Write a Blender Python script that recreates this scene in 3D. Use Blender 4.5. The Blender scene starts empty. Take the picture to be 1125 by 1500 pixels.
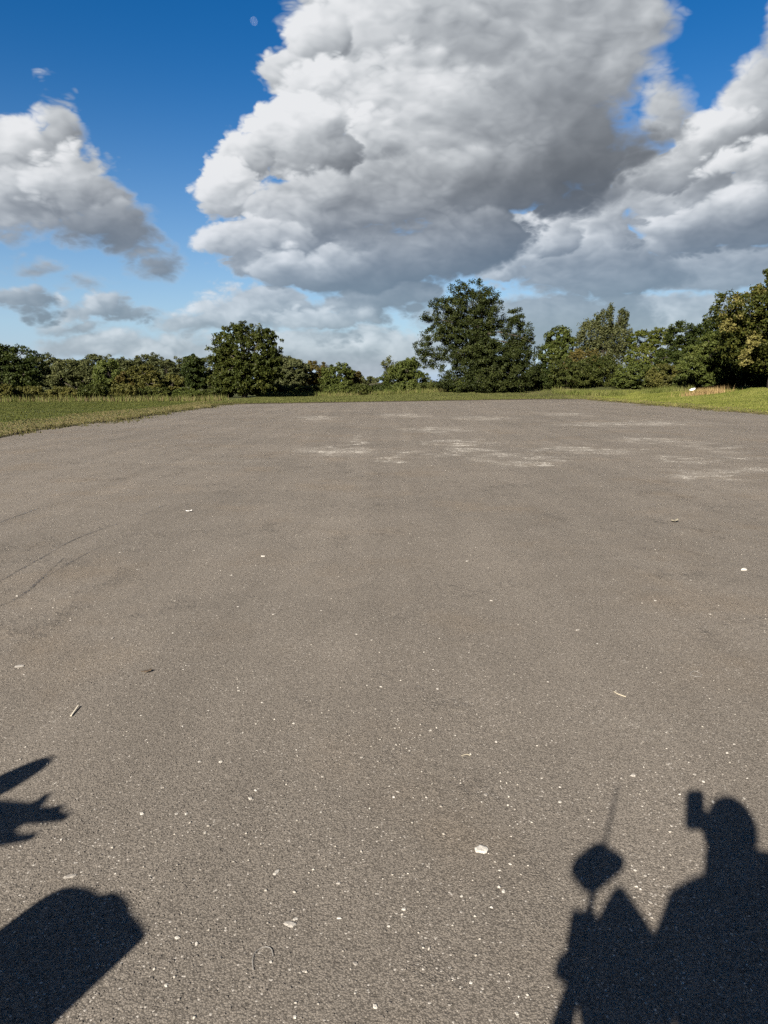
import bpy, bmesh, math, random
import numpy as np
from mathutils import Vector, Matrix
R = math.radians
random.seed(7); rng = np.random.default_rng(7)
scene = bpy.context.scene
col = scene.collection

# ------------------------------------------------------------------ camera
F = 1042.0; W0, H0 = 1125.0, 1500.0; CAMH = 1.65
PITCH = math.atan((750 - 560) / F)
cp, sp = math.cos(PITCH), math.sin(PITCH)
cam = bpy.data.cameras.new('camera'); cam_o = bpy.data.objects.new('camera', cam); col.objects.link(cam_o)
cam.sensor_fit = 'VERTICAL'; cam.sensor_height = 36; cam.lens = 36 * F / H0
cam.clip_start = 0.005; cam.clip_end = 20000
cam_o.location = (0, 0, CAMH); cam_o.rotation_euler = (math.pi / 2 - PITCH, 0, 0)
scene.camera = cam_o
scene.cycles.use_adaptive_sampling = True; scene.cycles.adaptive_threshold = 0.012; scene.cycles.adaptive_min_samples = 12; scene.cycles.use_denoising = False
scene.cycles.max_bounces = 4; scene.cycles.diffuse_bounces = 2; scene.cycles.glossy_bounces = 1; scene.cycles.transmission_bounces = 2; scene.cycles.transparent_max_bounces = 6
scene.render.resolution_x = 768; scene.render.resolution_y = 1024

def ray(px, py):                       # photo pixel -> world direction
    a = (px - W0 / 2) / F; b = (H0 / 2 - py) / F
    return Vector((a, cp + b * sp, -sp + b * cp))
def ground(px, py, z=0.0):
    d = ray(px, py); t = (z - CAMH) / d.z
    return Vector((d.x * t, d.y * t, z))
def at(px, py, Y):
    d = ray(px, py); t = Y / d.y
    return Vector((d.x * t, Y, CAMH + d.z * t))

# ------------------------------------------------------------------ sun
anti = ray(1021, 1162).normalized()
SUN = -anti                                             # unit vector towards the sun
SUN_EL = math.asin(SUN.z); SUN_AZ = math.atan2(SUN.x, SUN.y)
sl = bpy.data.lights.new('sun', 'SUN'); sl.energy = 5.0; sl.angle = R(0.53); sl.color = (1.0, 0.93, 0.83)
so = bpy.data.objects.new('sun', sl); col.objects.link(so)
so.rotation_euler = SUN.to_track_quat('Z', 'Y').to_euler(); so.location = (-20, -40, 30)

vs = scene.view_settings
vs.view_transform = 'Standard'; vs.look = 'None'; vs.gamma = 1; vs.use_curve_mapping = False
vs.exposure = 2.0
EXPO = 2 ** vs.exposure

# ------------------------------------------------------------------ node helpers
class NT:
    def __init__(s, tree): s.t = tree; s.n = tree.nodes; s.l = tree.links
    def add(s, ty, **kw):
        n = s.n.new(ty)
        for k, v in kw.items(): setattr(n, k, v)
        return n
    def inp(s, n, key, v):
        if v is None: return
        sock = n.inputs[key]
        if isinstance(v, bpy.types.NodeSocket): s.l.new(v, sock)
        else: sock.default_value = v
    def math(s, op, a, b=None, c=None, clamp=False):
        n = s.add('ShaderNodeMath', operation=op, use_clamp=clamp)
        s.inp(n, 0, a); s.inp(n, 1, b); s.inp(n, 2, c); return n.outputs[0]
    def vec(s, op, a, b=None, scale=None):
        n = s.add('ShaderNodeVectorMath', operation=op)
        s.inp(n, 0, a); s.inp(n, 1, b)
        if scale is not None: s.inp(n, 'Scale', scale)
        return n.outputs['Value'] if op in ('LENGTH', 'DOT_PRODUCT', 'DISTANCE') else n.outputs[0]
    def noise(s, v, scale, detail=4, rough=0.55, out=0, dist=0.0, dim='3D'):
        n = s.add('ShaderNodeTexNoise', noise_dimensions=dim); s.inp(n, 'Vector', v)
        n.inputs['Scale'].default_value = scale; n.inputs['Detail'].default_value = detail
        n.inputs['Roughness'].default_value = rough; n.inputs['Distortion'].default_value = dist
        return n.outputs[out]
    def voro(s, v, scale, out='Distance', feature='F1', rnd=1.0):
        n = s.add('ShaderNodeTexVoronoi', feature=feature); s.inp(n, 'Vector', v)
        n.inputs['Scale'].default_value = scale; n.inputs['Randomness'].default_value = rnd
        return n.outputs[out]
    def mapr(s, v, a, b, c=0.0, d=1.0, smooth=True):
        n = s.add('ShaderNodeMapRange', interpolation_type='SMOOTHSTEP' if smooth else 'LINEAR', clamp=True)
        s.inp(n, 'Value', v); s.inp(n, 'From Min', a); s.inp(n, 'From Max', b); s.inp(n, 'To Min', c); s.inp(n, 'To Max', d)
        return n.outputs[0]
    def mix(s, f, a, b, mode='MIX'):
        n = s.add('ShaderNodeMix', data_type='RGBA', blend_type=mode)
        s.inp(n, 0, f); s.inp(n, 6, a); s.inp(n, 7, b); return n.outputs[2]
    def mapping(s, v, loc=(0, 0, 0), rot=(0, 0, 0), sc=(1, 1, 1), ty='POINT'):
        n = s.add('ShaderNodeMapping', vector_type=ty); s.inp(n, 'Vector', v)
        n.inputs['Location'].default_value = loc; n.inputs['Rotation'].default_value = rot; n.inputs['Scale'].default_value = sc
        return n.outputs[0]
def c4(r, g, b): return (r, g, b, 1.0)

# ------------------------------------------------------------------ sky: clear Nishita blue + procedural cumulus by direction
world = bpy.data.worlds.new('World'); scene.world = world; world.use_nodes = True
wt = NT(world.node_tree); wt.n.clear()
SKYS = 0.06; WISP, BILLOW, LITS, RELIEF = 0.7, 1.15, 0.35, 0.042
world.cycles.sampling_method = 'NONE'
def azel(px, py):
    d = ray(px, py).normalized()
    return math.atan2(d.x, d.y), math.asin(d.z)
# cumulus lobes, far ones first: centre x, y and half axes read off the photograph (turned into azimuth / elevation),
# brightness of the lobe, how far it brightens towards the sun side, softness of its edge
LOBES = [
 (180, 510, 300, 24, .52, .12, 1.0), (480, 515, 300, 36, .56, .15, 1.0), (1000, 490, 280, 56, .54, .15, 1.0), (760, 472, 190, 44, .42, .18, .9), (620, 508, 100, 28, .58, .15, 1.0),
 (320, 468, 90, 24, .48, .2, .8), (385, 450, 110, 34, .58, .26, .5), (560, 442, 100, 40, .42, .2, .7), (470, 470, 80, 22, .56, .2, .6),
 (145, 446, 78, 24, .50, .26, .5), (100, 472, 60, 14, .48, .15, .8), (15, 434, 52, 20, .44, .26, .5), (65, 388, 52, 11, .46, .15, 1.0), (120, 405, 50, 12, .46, .15, 1.0),
 (1010, 400, 190, 48, .52, .18, .9), (880, 405, 140, 48, .44, .22, .7), (1100, 312, 170, 62, .46, .27, .6), (1000, 295, 115, 66, .62, .28, .5), (1055, 235, 95, 52, .66, .30, .45), (1110, 150, 62, 76, .56, .25, .6), (1152, 60, 52, 110, .56, .2, .7),
 (1010, 345, 80, 28, .50, .26, .4), (950, 262, 56, 36, .70, .28, .3), (1035, 205, 48, 38, .68, .28, .35), (1100, 255, 60, 40, .62, .30, .4), (1075, 300, 60, 34, .58, .28, .45), (830, 357, 98, 50, .70, .30, .35), (895, 325, 46, 32, .72, .28, .3), (800, 345, 40, 26, .72, .28, .3), (745, 398, 46, 26, .68, .28, .4),
 (865, 60, 108, 150, .54, .12, 1.0), (912, 55, 44, 100, .56, .1, 1.2), (965, 148, 40, 46, .60, .2, .9), (895, 225, 80, 62, .46, .15, 1.3), (880, 290, 80, 40, .46, .15, 1.2),
 (750, 50, 215, 190, .60, .12, .8), (590, 10, 170, 150, .65, .16, .5), (530, 62, 100, 96, .66, .24, .35), (428, 112, 58, 34, .60, .24, .25), (470, 40, 44, 46, .70, .26, .3), (610, 95, 80, 50, .66, .24, .8), (520, 150, 110, 56, .62, .26, .5), (640, 165, 140, 84, .67, .18, 1.0),
 (775, 215, 170, 110, .36, .22, 1.2), (770, 265, 150, 64, .25, .18, 1.4), (680, 280, 150, 76, .38, .22, 1.0), (580, 255, 100, 76, .58, .26, .8), (560, 205, 56, 34, .66, .28, .6),
 (640, 365, 112, 54, .36, .2, .8), (540, 372, 150, 54, .44, .24, .7), (520, 300, 130, 60, .54, .22, .9), (440, 218, 84, 56, .62, .32, .3), (352, 240, 40, 34, .66, .3, .25), (328, 288, 48, 42, .68, .28, .25), (430, 305, 100, 56, .58, .25, .6), (372, 358, 82, 44, .60, .28, .35), (470, 395, 90, 32, .44, .24, .5), (540, 408, 120, 30, .32, .16, .9),
 (-60, 235, 120, 90, .58, .2, .5), (25, 225, 100, 52, .60, .24, .4), (92, 180, 34, 34, .60, .24, .4), (60, 292, 110, 52, .50, .24, .7), (135, 280, 74, 56, .52, .24, .5), (185, 330, 66, 46, .42, .2, .8), (228, 376, 46, 28, .36, .15, 1.0), (110, 330, 90, 34, .42, .2, .9), (70, 298, 32, 16, .68, .2, .7)]
def px_ellipse(e):
    cx, cy, rx, ry = e[:4]; rot = 0
    a0, e0 = azel(cx, cy); a1, _ = azel(cx - rx, cy); a2, _ = azel(cx + rx, cy)
    _, e1 = azel(cx, cy - ry); _, e2 = azel(cx, cy + ry)
    return a0, e0, abs(a2 - a1) / 2, abs(e2 - e1) / 2, R(rot)
def group(name, ins, outs):
    g = bpy.data.node_groups.new(name, 'ShaderNodeTree')
    for n_, t_ in ins: g.interface.new_socket(n_, in_out='INPUT', socket_type=t_)
    for n_ in outs: g.interface.new_socket(n_, in_out='OUTPUT', socket_type='NodeSocketFloat')
    nt = NT(g); return g, nt, nt.add('NodeGroupInput'), nt.add('NodeGroupOutput')
# relief of the cloud surface: round billows over a finer wispy noise, in the perspective of a cloud layer
gp, gt, gi, go = group('cloud_layer_point', [('AzEl', 'NodeSocketVector')], [])
gp.interface.new_socket('Point', in_out='OUTPUT', socket_type='NodeSocketVector')
s_ = gt.add('ShaderNodeSeparateXYZ'); gt.inp(s_, 0, gi.outputs[0])
az, el = s_.outputs[0], s_.outputs[1]
ce = gt.math('COSINE', el); se = gt.math('MAXIMUM', gt.math('SINE', el), 0.0)
inv = gt.math('DIVIDE', 1.0, gt.math('ADD', se, 0.85)); hor = gt.math('MULTIPLY', inv, ce)
cmb = gt.add('ShaderNodeCombineXYZ')
gt.inp(cmb, 0, gt.math('MULTIPLY', hor, gt.math('SINE', az))); gt.inp(cmb, 1, gt.math('MULTIPLY', hor, gt.math('COSINE', az))); gt.inp(cmb, 2, gt.math('MULTIPLY', se, 1.2))
gt.inp(go, 0, cmb.outputs[0])
def relief_group(name, octs, nb):
    g_, gt, gi, go = group(name, [('Point', 'NodeSocketVector')], ['Relief']); q = gi.outputs[0]
    rel = gt.math('MULTIPLY', gt.math('SUBTRACT', gt.noise(q, 9.0, octs, 0.55), 0.5), WISP)
    for sc_, am in ((7.0, 1.5), (15.0, 1.15), (33.0, 0.70), (70.0, 0.36), (150.0, 0.18))[:nb]:
        nz = gt.noise(gt.vec('ADD', q, (sc_ * 3.1, 1.7, 0.3)), sc_, 0, 0.5)
        rel = gt.math('ADD', rel, gt.math('MULTIPLY', gt.math('SUBTRACT', gt.math('ABSOLUTE', gt.math('SUBTRACT', nz, 0.5)), 0.12), am * BILLOW))
    gt.inp(go, 0, rel); return g_
gr_full = relief_group('cloud_relief', 7, 5); gr_near = relief_group('cloud_relief_near', 5, 4)
# world tree
tc = wt.add('ShaderNodeTexCoord'); gen_v = tc.outputs['Generated']
sx = wt.add('ShaderNodeSeparateXYZ'); wt.inp(sx, 0, wt.vec('NORMALIZE', gen_v))
waz = wt.math('ARCTAN2', sx.outputs[0], sx.outputs[1]); wel = wt.math('ARCSINE', sx.outputs[2])
ae = wt.add('ShaderNodeCombineXYZ'); wt.inp(ae, 0, waz); wt.inp(ae, 1, wel); ae = ae.outputs[0]
def layer(off):
    p = wt.vec('ADD', ae, off); n = wt.add('ShaderNodeGroup'); n.node_tree = gp; wt.inp(n, 0, p); return p, n.outputs[0]
def relief(gg, q):
    n = wt.add('ShaderNodeGroup'); n.node_tree = gg; wt.inp(n, 0, q); return n.outputs[0]
p0, l_0 = layer((0, 0, 0)); p1, l_1 = layer((-0.014, 0.016, 0))
wsub = wt.vec('SUBTRACT', wt.noise(l_0, 8.0, 4, 0.56, 1), (0.5, 0.5, 0.5))
wq = wt.vec('SCALE', wsub, scale=0.035); warp0 = wt.vec('SCALE', wsub, scale=0.085)
low = wt.noise(l_0, 2.6, 2, 0.5)
q0, q1_ = wt.vec('ADD', l_0, wq), wt.vec('ADD', l_1, wq)
r0, r1, r0n = relief(gr_full, q0), relief(gr_near, q1_), relief(gr_near, q0)
# beyond the frame the same broken cumulus goes on from the noise alone
far = wt.math('MAXIMUM', wt.mapr(wt.math('ABSOLUTE', waz), 0.56, 0.72), wt.mapr(wel, 0.50, 0.64))
gen = wt.math('ADD', wt.mapr(low, 0.40, 0.66, -0.9, 0.75, smooth=False), r0)
alpha = wt.math('MULTIPLY', wt.mapr(gen, 0.0, 0.3), far)
lum = wt.mapr(gen, 0.2, 1.2, 0.70, 0.48)
disp = wt.math('MULTIPLY_ADD', r0, RELIEF, 0.011); v = wt.vec('ADD', p0, warp0)
for i, e in enumerate(LOBES):
    if i and i % 6 == 0: v = wt.vec('ADD', v, wt.math('MULTIPLY', lum, 1e-7))      # keeps the compiler working lobe by lobe
    a_, el_, ra, re, ro = px_ellipse(e); rm = min(math.sqrt(ra * re), 2.2 * re)
    n = wt.add('ShaderNodeVectorMath', operation='MULTIPLY_ADD'); wt.inp(n, 0, v)
    n.inputs[1].default_value = (1 / ra, 1 / re, 0); n.inputs[2].default_value = (-a_ / ra, -el_ / re, 0)
    x_ = wt.math('MULTIPLY_ADD', wt.vec('LENGTH', n.outputs[0]), -rm, disp)
    al = wt.mapr(x_, -rm, -rm + 0.030 * e[6] + 0.004)
    li = wt.math('MULTIPLY_ADD', wt.vec('DOT_PRODUCT', n.outputs[0], (-0.62, 0.78, 0)), e[5], e[4])
    mx = wt.add('ShaderNodeMix', data_type='FLOAT'); wt.inp(mx, 0, al); wt.inp(mx, 2, lum); wt.inp(mx, 3, li); lum = mx.outputs[0]
    alpha = wt.math('MAXIMUM', alpha, al)
lit_s = wt.math('MULTIPLY', wt.math('SUBTRACT', r0n, r1), wt.mapr(lum, 0.25, 0.65, LITS * 0.35, LITS))
lum = wt.math('MULTIPLY_ADD', lum, 1.38, -0.185)
lum = wt.math('ADD', lum, wt.math('ADD', lit_s, wt.math('MULTIPLY', r0, 0.05)), clamp=True)
ramp = wt.add('ShaderNodeValToRGB'); wt.inp(ramp, 0, lum)
cr = ramp.color_ramp; cr.interpolation = 'B_SPLINE'
cr.elements[0].position = 0.0; cr.elements[0].color = c4(0.105, 0.12, 0.142)
cr.elements[1].position = 1.0; cr.elements[1].color = c4(0.86, 0.87, 0.89)
for p_, c_ in ((0.25, (0.168, 0.186, 0.212)), (0.5, (0.325, 0.35, 0.382)), (0.75, (0.57, 0.60, 0.628))):
    e_ = cr.elements.new(p_); e_.color = c4(*c_)
cloudc = wt.vec('SCALE', ramp.outputs[0], scale=1.0 / (SKYS * EXPO))
air = wt.mapr(wel, 0.0, 0.28, 0.40, 0.0)            # distance turns the lowest clouds paler and bluer
sky = wt.add('ShaderNodeTexSky', sky_type='NISHITA'); sky.sun_disc = False
sky.sun_elevation = SUN_EL; sky.sun_rotation = SUN_AZ
sky.altitude = 0; sky.air_density = 1.0; sky.dust_density = 0.0; sky.ozone_density = 1.6
hs = wt.add('ShaderNodeHueSaturation'); wt.inp(hs, 'Color', sky.outputs[0]); hs.inputs['Saturation'].default_value = 1.5; hs.inputs['Hue'].default_value = 0.51; hs.inputs['Value'].default_value = 0.42
hz = wt.math('POWER', wt.math('SUBTRACT', 1.0, wt.mapr(wel, -0.02, 0.42, smooth=False)), 2.4)
HAZE = tuple(c_ / (SKYS * EXPO) for c_ in (0.34, 0.50, 0.77)) + (1.0,)
skyc = wt.mix(hz, hs.outputs[0], HAZE)
cloudc = wt.mix(air, cloudc, skyc)
final = wt.mix(alpha, skyc, cloudc)
bg = wt.add('ShaderNodeBackground'); wt.inp(bg, 'Color', final); bg.inputs['Strength'].default_value = SKYS
wo = wt.add('ShaderNodeOutputWorld'); wt.l.new(bg.outputs[0], wo.inputs[0])

#===SKYEND
# ------------------------------------------------------------------ mesh helpers
def mesh_np(name, verts, faces_flat, sizes):
    me = bpy.data.meshes.new(name)
    verts = np.asarray(verts, dtype=np.float32); faces_flat = np.asarray(faces_flat, dtype=np.int32)
    n = len(sizes) if hasattr(sizes, '__len__') else len(faces_flat) // sizes
    sz = np.full(n, sizes, dtype=np.int32) if not hasattr(sizes, '__len__') else np.asarray(sizes, dtype=np.int32)
    me.vertices.add(len(verts)); me.vertices.foreach_set('co', verts.ravel())
    me.loops.add(len(faces_flat)); me.loops.foreach_set('vertex_index', faces_flat)
    me.polygons.add(n); st = np.concatenate([[0], np.cumsum(sz)[:-1]]).astype(np.int32)
    me.polygons.foreach_set('loop_start', st)
    me.update(calc_edges=True); me.validate()
    return me
def link(name, data, mat=None, parent=None, loc=None):
    o = bpy.data.objects.new(name, data); col.objects.link(o)
    if mat is not None and data is not None and len(data.materials) == 0: data.materials.append(mat)
    if parent is not None: o.parent = parent
    if loc is not None: o.location = loc
    return o
def tag(o, label=None, cat=None, group=None, kind=None):
    if label: o['label'] = label
    if cat: o['category'] = cat
    if group: o['group'] = group
    if kind: o['kind'] = kind
    return o
def bm_mesh(name, bm, smooth=False):
    me = bpy.data.meshes.new(name); bm.to_mesh(me); bm.free()
    if smooth: me.polygons.foreach_set('use_smooth', [True] * len(me.polygons))
    return me
def smooth_mesh(me): me.polygons.foreach_set('use_smooth', np.ones(len(me.polygons), dtype=bool)); return me
def tube_arrays(pts, rad, sides=6):
    pts = [Vector(p) for p in pts]; V = []; Fc = []
    for i, p in enumerate(pts):
        t = (pts[min(i + 1, len(pts) - 1)] - pts[max(i - 1, 0)]).normalized()
        a = t.orthogonal().normalized() if i == 0 else (a - t * a.dot(t)).normalized()
        b = t.cross(a)
        for k in range(sides):
            an = 2 * math.pi * k / sides
            V.append(p + (a * math.cos(an) + b * math.sin(an)) * rad[i])
    for i in range(len(pts) - 1):
        for k in range(sides):
            k2 = (k + 1) % sides
            Fc.append((i * sides + k, i * sides + k2, (i + 1) * sides + k2, (i + 1) * sides + k))
    Fc.append(tuple(reversed(range(sides)))); n0 = (len(pts) - 1) * sides; Fc.append(tuple(range(n0, n0 + sides)))
    return V, Fc
def tubes_mesh(name, tubes, sides=6):
    V = []; Fc = []
    for pts, rad in tubes:
        v_, f_ = tube_arrays(pts, rad, sides); o = len(V); V += [tuple(x) for x in v_]; Fc += [tuple(i + o for i in f) for f in f_]
    me = bpy.data.meshes.new(name); me.from_pydata(V, [], Fc); me.update(); return smooth_mesh(me)
def sstep(x, a, b):
    t = np.clip((x - a) / (b - a), 0, 1); return t * t * (3 - 2 * t)
# smooth value noise for terrain and scatter masks
_tab = rng.random((256, 256))
def vnoise(x, y):
    x = np.asarray(x, float); y = np.asarray(y, float)
    xi = np.floor(x).astype(int); yi = np.floor(y).astype(int); fx = x - xi; fy = y - yi
    fx = fx * fx * (3 - 2 * fx); fy = fy * fy * (3 - 2 * fy)
    t = lambda i, j: _tab[i & 255, j & 255]
    return (t(xi, yi) * (1 - fx) + t(xi + 1, yi) * fx) * (1 - fy) + (t(xi, yi + 1) * (1 - fx) + t(xi + 1, yi + 1) * fx) * fy
def fbm(x, y, o=3):
    s = 0; a = 0.5; tot = 0
    for i in range(o): s = s + a * vnoise(x * 2 ** i + 17.3 * i, y * 2 ** i + 9.1 * i); tot += a; a *= 0.5
    return s / tot

# ------------------------------------------------------------------ materials
ALB = 0.84                             # overall reflectance trim that goes with the exposure
def new_mat(name):
    m = bpy.data.materials.new(name); m.use_nodes = True; nt = NT(m.node_tree)
    b = m.node_tree.nodes['Principled BSDF']; return m, nt, b
def plain(name, colr, rough=0.6, metal=0.0, var=0.25, scale=30.0, bump=0.0, spec=0.4):
    colr = tuple(x * ALB for x in colr)
    m, nt, b = new_mat(name); t = nt.add('ShaderNodeTexCoord')
    n = nt.noise(t.outputs['Object'], scale, 5, 0.6)
    dark = tuple(x * (1 - var) for x in colr) + (1,); lite = tuple(min(1, x * (1 + var)) for x in colr) + (1,)
    nt.inp(b, 'Base Color', nt.mix(n, dark, lite)); b.inputs['Roughness'].default_value = rough; b.inputs['Metallic'].default_value = metal
    b.inputs['Specular IOR Level'].default_value = spec
    if bump:
        bp = nt.add('ShaderNodeBump'); bp.inputs['Strength'].default_value = 0.6; bp.inputs['Distance'].default_value = bump
        nt.inp(bp, 'Height', n); nt.l.new(bp.outputs[0], b.inputs['Normal'])
    return m
def leaf_mat(name, cols, trans=0.30, rough=0.55):
    cols = [tuple(x * ALB for x in c_) for c_ in cols]
    m, nt, b = new_mat(name); gm_ = nt.add('ShaderNodeNewGeometry'); t = nt.add('ShaderNodeTexCoord')
    rp = nt.add('ShaderNodeValToRGB'); cr = rp.color_ramp
    ns_ = nt.noise(t.outputs['Object'], 0.45, 3, 0.6)
    fac = nt.math('ADD', nt.math('MULTIPLY', gm_.outputs['Random Per Island'], 0.55), nt.math('MULTIPLY', nt.mapr(ns_, 0.3, 0.7), 0.45))
    nt.inp(rp, 0, fac)
    cr.elements[0].color = c4(*cols[0]); cr.elements[1].color = c4(*cols[-1])
    for i, c_ in enumerate(cols[1:-1]): e = cr.elements.new((i + 1) / (len(cols) - 1)); e.color = c4(*c_)
    nt.inp(b, 'Base Color', rp.outputs[0]); b.inputs['Roughness'].default_value = rough; b.inputs['Specular IOR Level'].default_value = 0.08
    tr = nt.add('ShaderNodeBsdfTranslucent'); nt.inp(tr, 'Color', nt.mix(0.5, rp.outputs[0], nt.mix(1.0, rp.outputs[0], c4(1.0, 1.0, 0.35), 'MULTIPLY')))
    mx = nt.add('ShaderNodeMixShader'); mx.inputs[0].default_value = trans
    nt.l.new(b.outputs[0], mx.inputs[1]); nt.l.new(tr.outputs[0], mx.inputs[2]); nt.l.new(mx.outputs[0], m.node_tree.nodes['Material Output'].inputs[0])
    return m
LM = {
 'oak': leaf_mat('oak_leaves', [(0.020, 0.026, 0.005), (0.032, 0.040, 0.008), (0.056, 0.056, 0.012)]),
 'ash': leaf_mat('ash_leaves', [(0.013, 0.018, 0.005), (0.024, 0.031, 0.008), (0.044, 0.050, 0.014)]),
 'dark':  leaf_mat('dark_leaves', [(0.0134, 0.0200, 0.0051), (0.0246, 0.0340, 0.0076), (0.0426, 0.0500, 0.0119)]),
 'olive': leaf_mat('olive_leaves', [(0.036, 0.038, 0.009), (0.060, 0.060, 0.015), (0.100, 0.086, 0.024)]),
 'grey':  leaf_mat('grey_leaves', [(0.0381, 0.0440, 0.0161), (0.0582, 0.0640, 0.0238), (0.0874, 0.0880, 0.0357)]),
 'brown': leaf_mat('russet_leaves', [(0.044, 0.038, 0.010), (0.064, 0.052, 0.014), (0.090, 0.066, 0.018)]),
 'lime': leaf_mat('lime_leaves', [(0.042, 0.054, 0.009), (0.064, 0.076, 0.014), (0.096, 0.098, 0.024)], 0.35),
 'mid': leaf_mat('mid_leaves', [(0.030, 0.040, 0.009), (0.048, 0.060, 0.013), (0.076, 0.084, 0.022)]),
 'hedge': leaf_mat('hedge_leaves', [(0.022, 0.028, 0.007), (0.036, 0.044, 0.010), (0.060, 0.062, 0.016)]),
 'far': leaf_mat('hazed_plantation_leaves', [(0.036, 0.042, 0.015), (0.052, 0.058, 0.022), (0.074, 0.076, 0.030)]),  # lightened to put distance haze into the leaf colour
 'syca':  leaf_mat('sycamore_leaves', [(0.0179, 0.0240, 0.0051), (0.0336, 0.0400, 0.0076), (0.0672, 0.0600, 0.0119)]),
 'gold': leaf_mat('yellowed_leaves', [(0.050, 0.054, 0.012), (0.105, 0.094, 0.026), (0.190, 0.165, 0.062)], 0.25),
}
BARK = plain('bark', (0.045, 0.038, 0.029), 0.9, var=0.5, scale=6, bump=0.02, spec=0.1)

# tarmac: worn asphalt, pale aggregate in a grey-brown binder, ravelled patches, swept grit lying in streaks
GRIT = [(665, 650, 48, 7), (690, 662, 60, 6), (745, 676, 80, 7), (780, 668, 70, 5), (480, 660, 60, 6), (515, 650, 12, 16), (590, 672, 30, 9), (870, 659, 80, 4), (960, 645, 70, 5),
        (1060, 694, 80, 8), (1100, 668, 50, 4), (935, 620, 110, 4), (830, 607, 40, 3), (590, 608, 36, 4), (460, 612, 30, 4), (1010, 672, 60, 3), (1040, 655, 60, 3), (700, 612, 60, 3), (640, 630, 60, 4), (850, 622, 60, 3), (1130, 690, 60, 6)]
def tarmac_mat():
    m, nt, b = new_mat('tarmac'); t = nt.add('ShaderNodeTexCoord'); P = t.outputs['Object']
    big = nt.noise(P, 0.22, 4, 0.6); lane = nt.noise(nt.mapping(P, sc=(1.5, 0.035, 1)), 1.0, 4, 0.6)
    blot = nt.noise(P, 1.6, 5, 0.62); grain = nt.noise(P, 330, 3, 0.75)
    rav = nt.math('MULTIPLY', nt.mapr(nt.noise(nt.mapping(P, sc=(1.5, 0.9, 1)), 1.8, 4, 0.7), 0.46, 0.72), nt.mapr(nt.noise(P, 0.5, 2), 0.44, 0.62))
    vn = nt.add('ShaderNodeTexVoronoi', feature='F1'); nt.inp(vn, 'Vector', P); vn.inputs['Scale'].default_value = 170
    vd = vn.outputs['Distance']
    sep = nt.add('ShaderNodeSeparateColor'); nt.inp(sep, 0, vn.outputs['Color'])
    stone = nt.mapr(sep.outputs[0], 0.0, 1.0, 0.74, 1.24, smooth=False)
    base = nt.mix(nt.mapr(big, 0.3, 0.7), c4(0.124, 0.109, 0.091), c4(0.148, 0.129, 0.107))
    base = nt.mix(nt.math('MULTIPLY', nt.mapr(nt.noise(P, 0.6, 4, 0.6), 0.50, 0.70), 0.5), base, c4(0.145, 0.118, 0.089))
    tone = nt.math('MULTIPLY', nt.mapr(lane, 0.32, 0.68, 0.93, 1.06), nt.mapr(blot, 0.25, 0.75, 0.96, 1.04))
    tone = nt.math('MULTIPLY', tone, nt.math('MULTIPLY', stone, nt.mapr(grain, 0.25, 0.75, 0.78, 1.22)))
    tone = nt.math('MULTIPLY', tone, nt.mapr(rav, 0, 1, 1.0, 0.94))
    tone = nt.math('MULTIPLY', tone, nt.mapr(vd, 0.35, 0.75, 1.0, 0.55))
    base = nt.vec('SCALE', base, scale=tone)
    # pale aggregate showing
    pale = nt.math('GREATER_THAN', sep.outputs[1], nt.mapr(blot, 0.35, 0.7, 0.9975, 0.978))
    base = nt.mix(nt.math('MULTIPLY', pale, 0.8), base, c4(0.30, 0.275, 0.24))
    # grit
    acc = None; v = nt.vec('ADD', P, nt.vec('MULTIPLY', nt.vec('SUBTRACT', nt.noise(nt.mapping(P, sc=(0.5, 0.5, 1)), 1.0, 4, 0.6, 1), (0.5, 0.5, 0.5)), (3.6, 6.5, 0)))
    for i, (cx, cy, rx, ry) in enumerate(GRIT):
        if i and i % 8 == 0: v = nt.vec('ADD', v, nt.math('MULTIPLY', acc, 1e-7))
        c_ = ground(cx, cy); rX = (ground(cx + rx, cy) - c_).x; rY = abs(ground(cx, cy - ry).y - ground(cx, cy + ry).y) / 2
        n = nt.add('ShaderNodeVectorMath', operation='MULTIPLY_ADD'); nt.inp(n, 0, v)
        n.inputs[1].default_value = (1 / rX, 1 / rY, 0); n.inputs[2].default_value = (-c_.x / rX, -c_.y / rY, 0)
        d = nt.vec('LENGTH', n.outputs[0]); acc = d if acc is None else nt.math('SMOOTH_MIN', acc, d, 0.15)
    cover = nt.mapr(acc, 1.3, 0.2)
    streak = nt.noise(nt.mapping(P, rot=(0, 0, 0.2), sc=(1.0, 0.8, 1)), 1.3, 7, 0.8)
    wide = nt.math('MULTIPLY', nt.mapr(nt.noise(nt.mapping(P, sc=(0.12, 0.45, 1)), 1.0, 5, 0.65), 0.55, 0.78), 0.22)
    cover = nt.math('MAXIMUM', nt.math('MULTIPLY', cover, nt.mapr(streak, 0.40, 0.54)), wide)
    speck = nt.math('LESS_THAN', nt.voro(P, 22, 'Distance'), nt.mapr(nt.noise(P, 2.2, 5, 0.7), 0.38, 0.66, 0.05, 0.60))
    speck2 = nt.math('LESS_THAN', nt.voro(P, 80, 'Distance'), 0.34)
    gm_ = nt.math('MULTIPLY', cover, nt.math('ADD', 0.06, nt.math('ADD', nt.math('MULTIPLY', speck, 0.8), nt.math('MULTIPLY', speck2, 0.4))), clamp=True)
    base = nt.mix(gm_, base, c4(0.37, 0.345, 0.30))
    nt.inp(b, 'Base Color', nt.vec('SCALE', base, scale=ALB)); b.inputs['Roughness'].default_value = 0.95; b.inputs['Specular IOR Level'].default_value = 0.06
    h = nt.math('ADD', nt.math('MULTIPLY', nt.math('SUBTRACT', 1.0, vd), nt.mapr(rav, 0, 1, 0.0016, 0.0055)), nt.math('MULTIPLY', grain, 0.0010))
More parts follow.
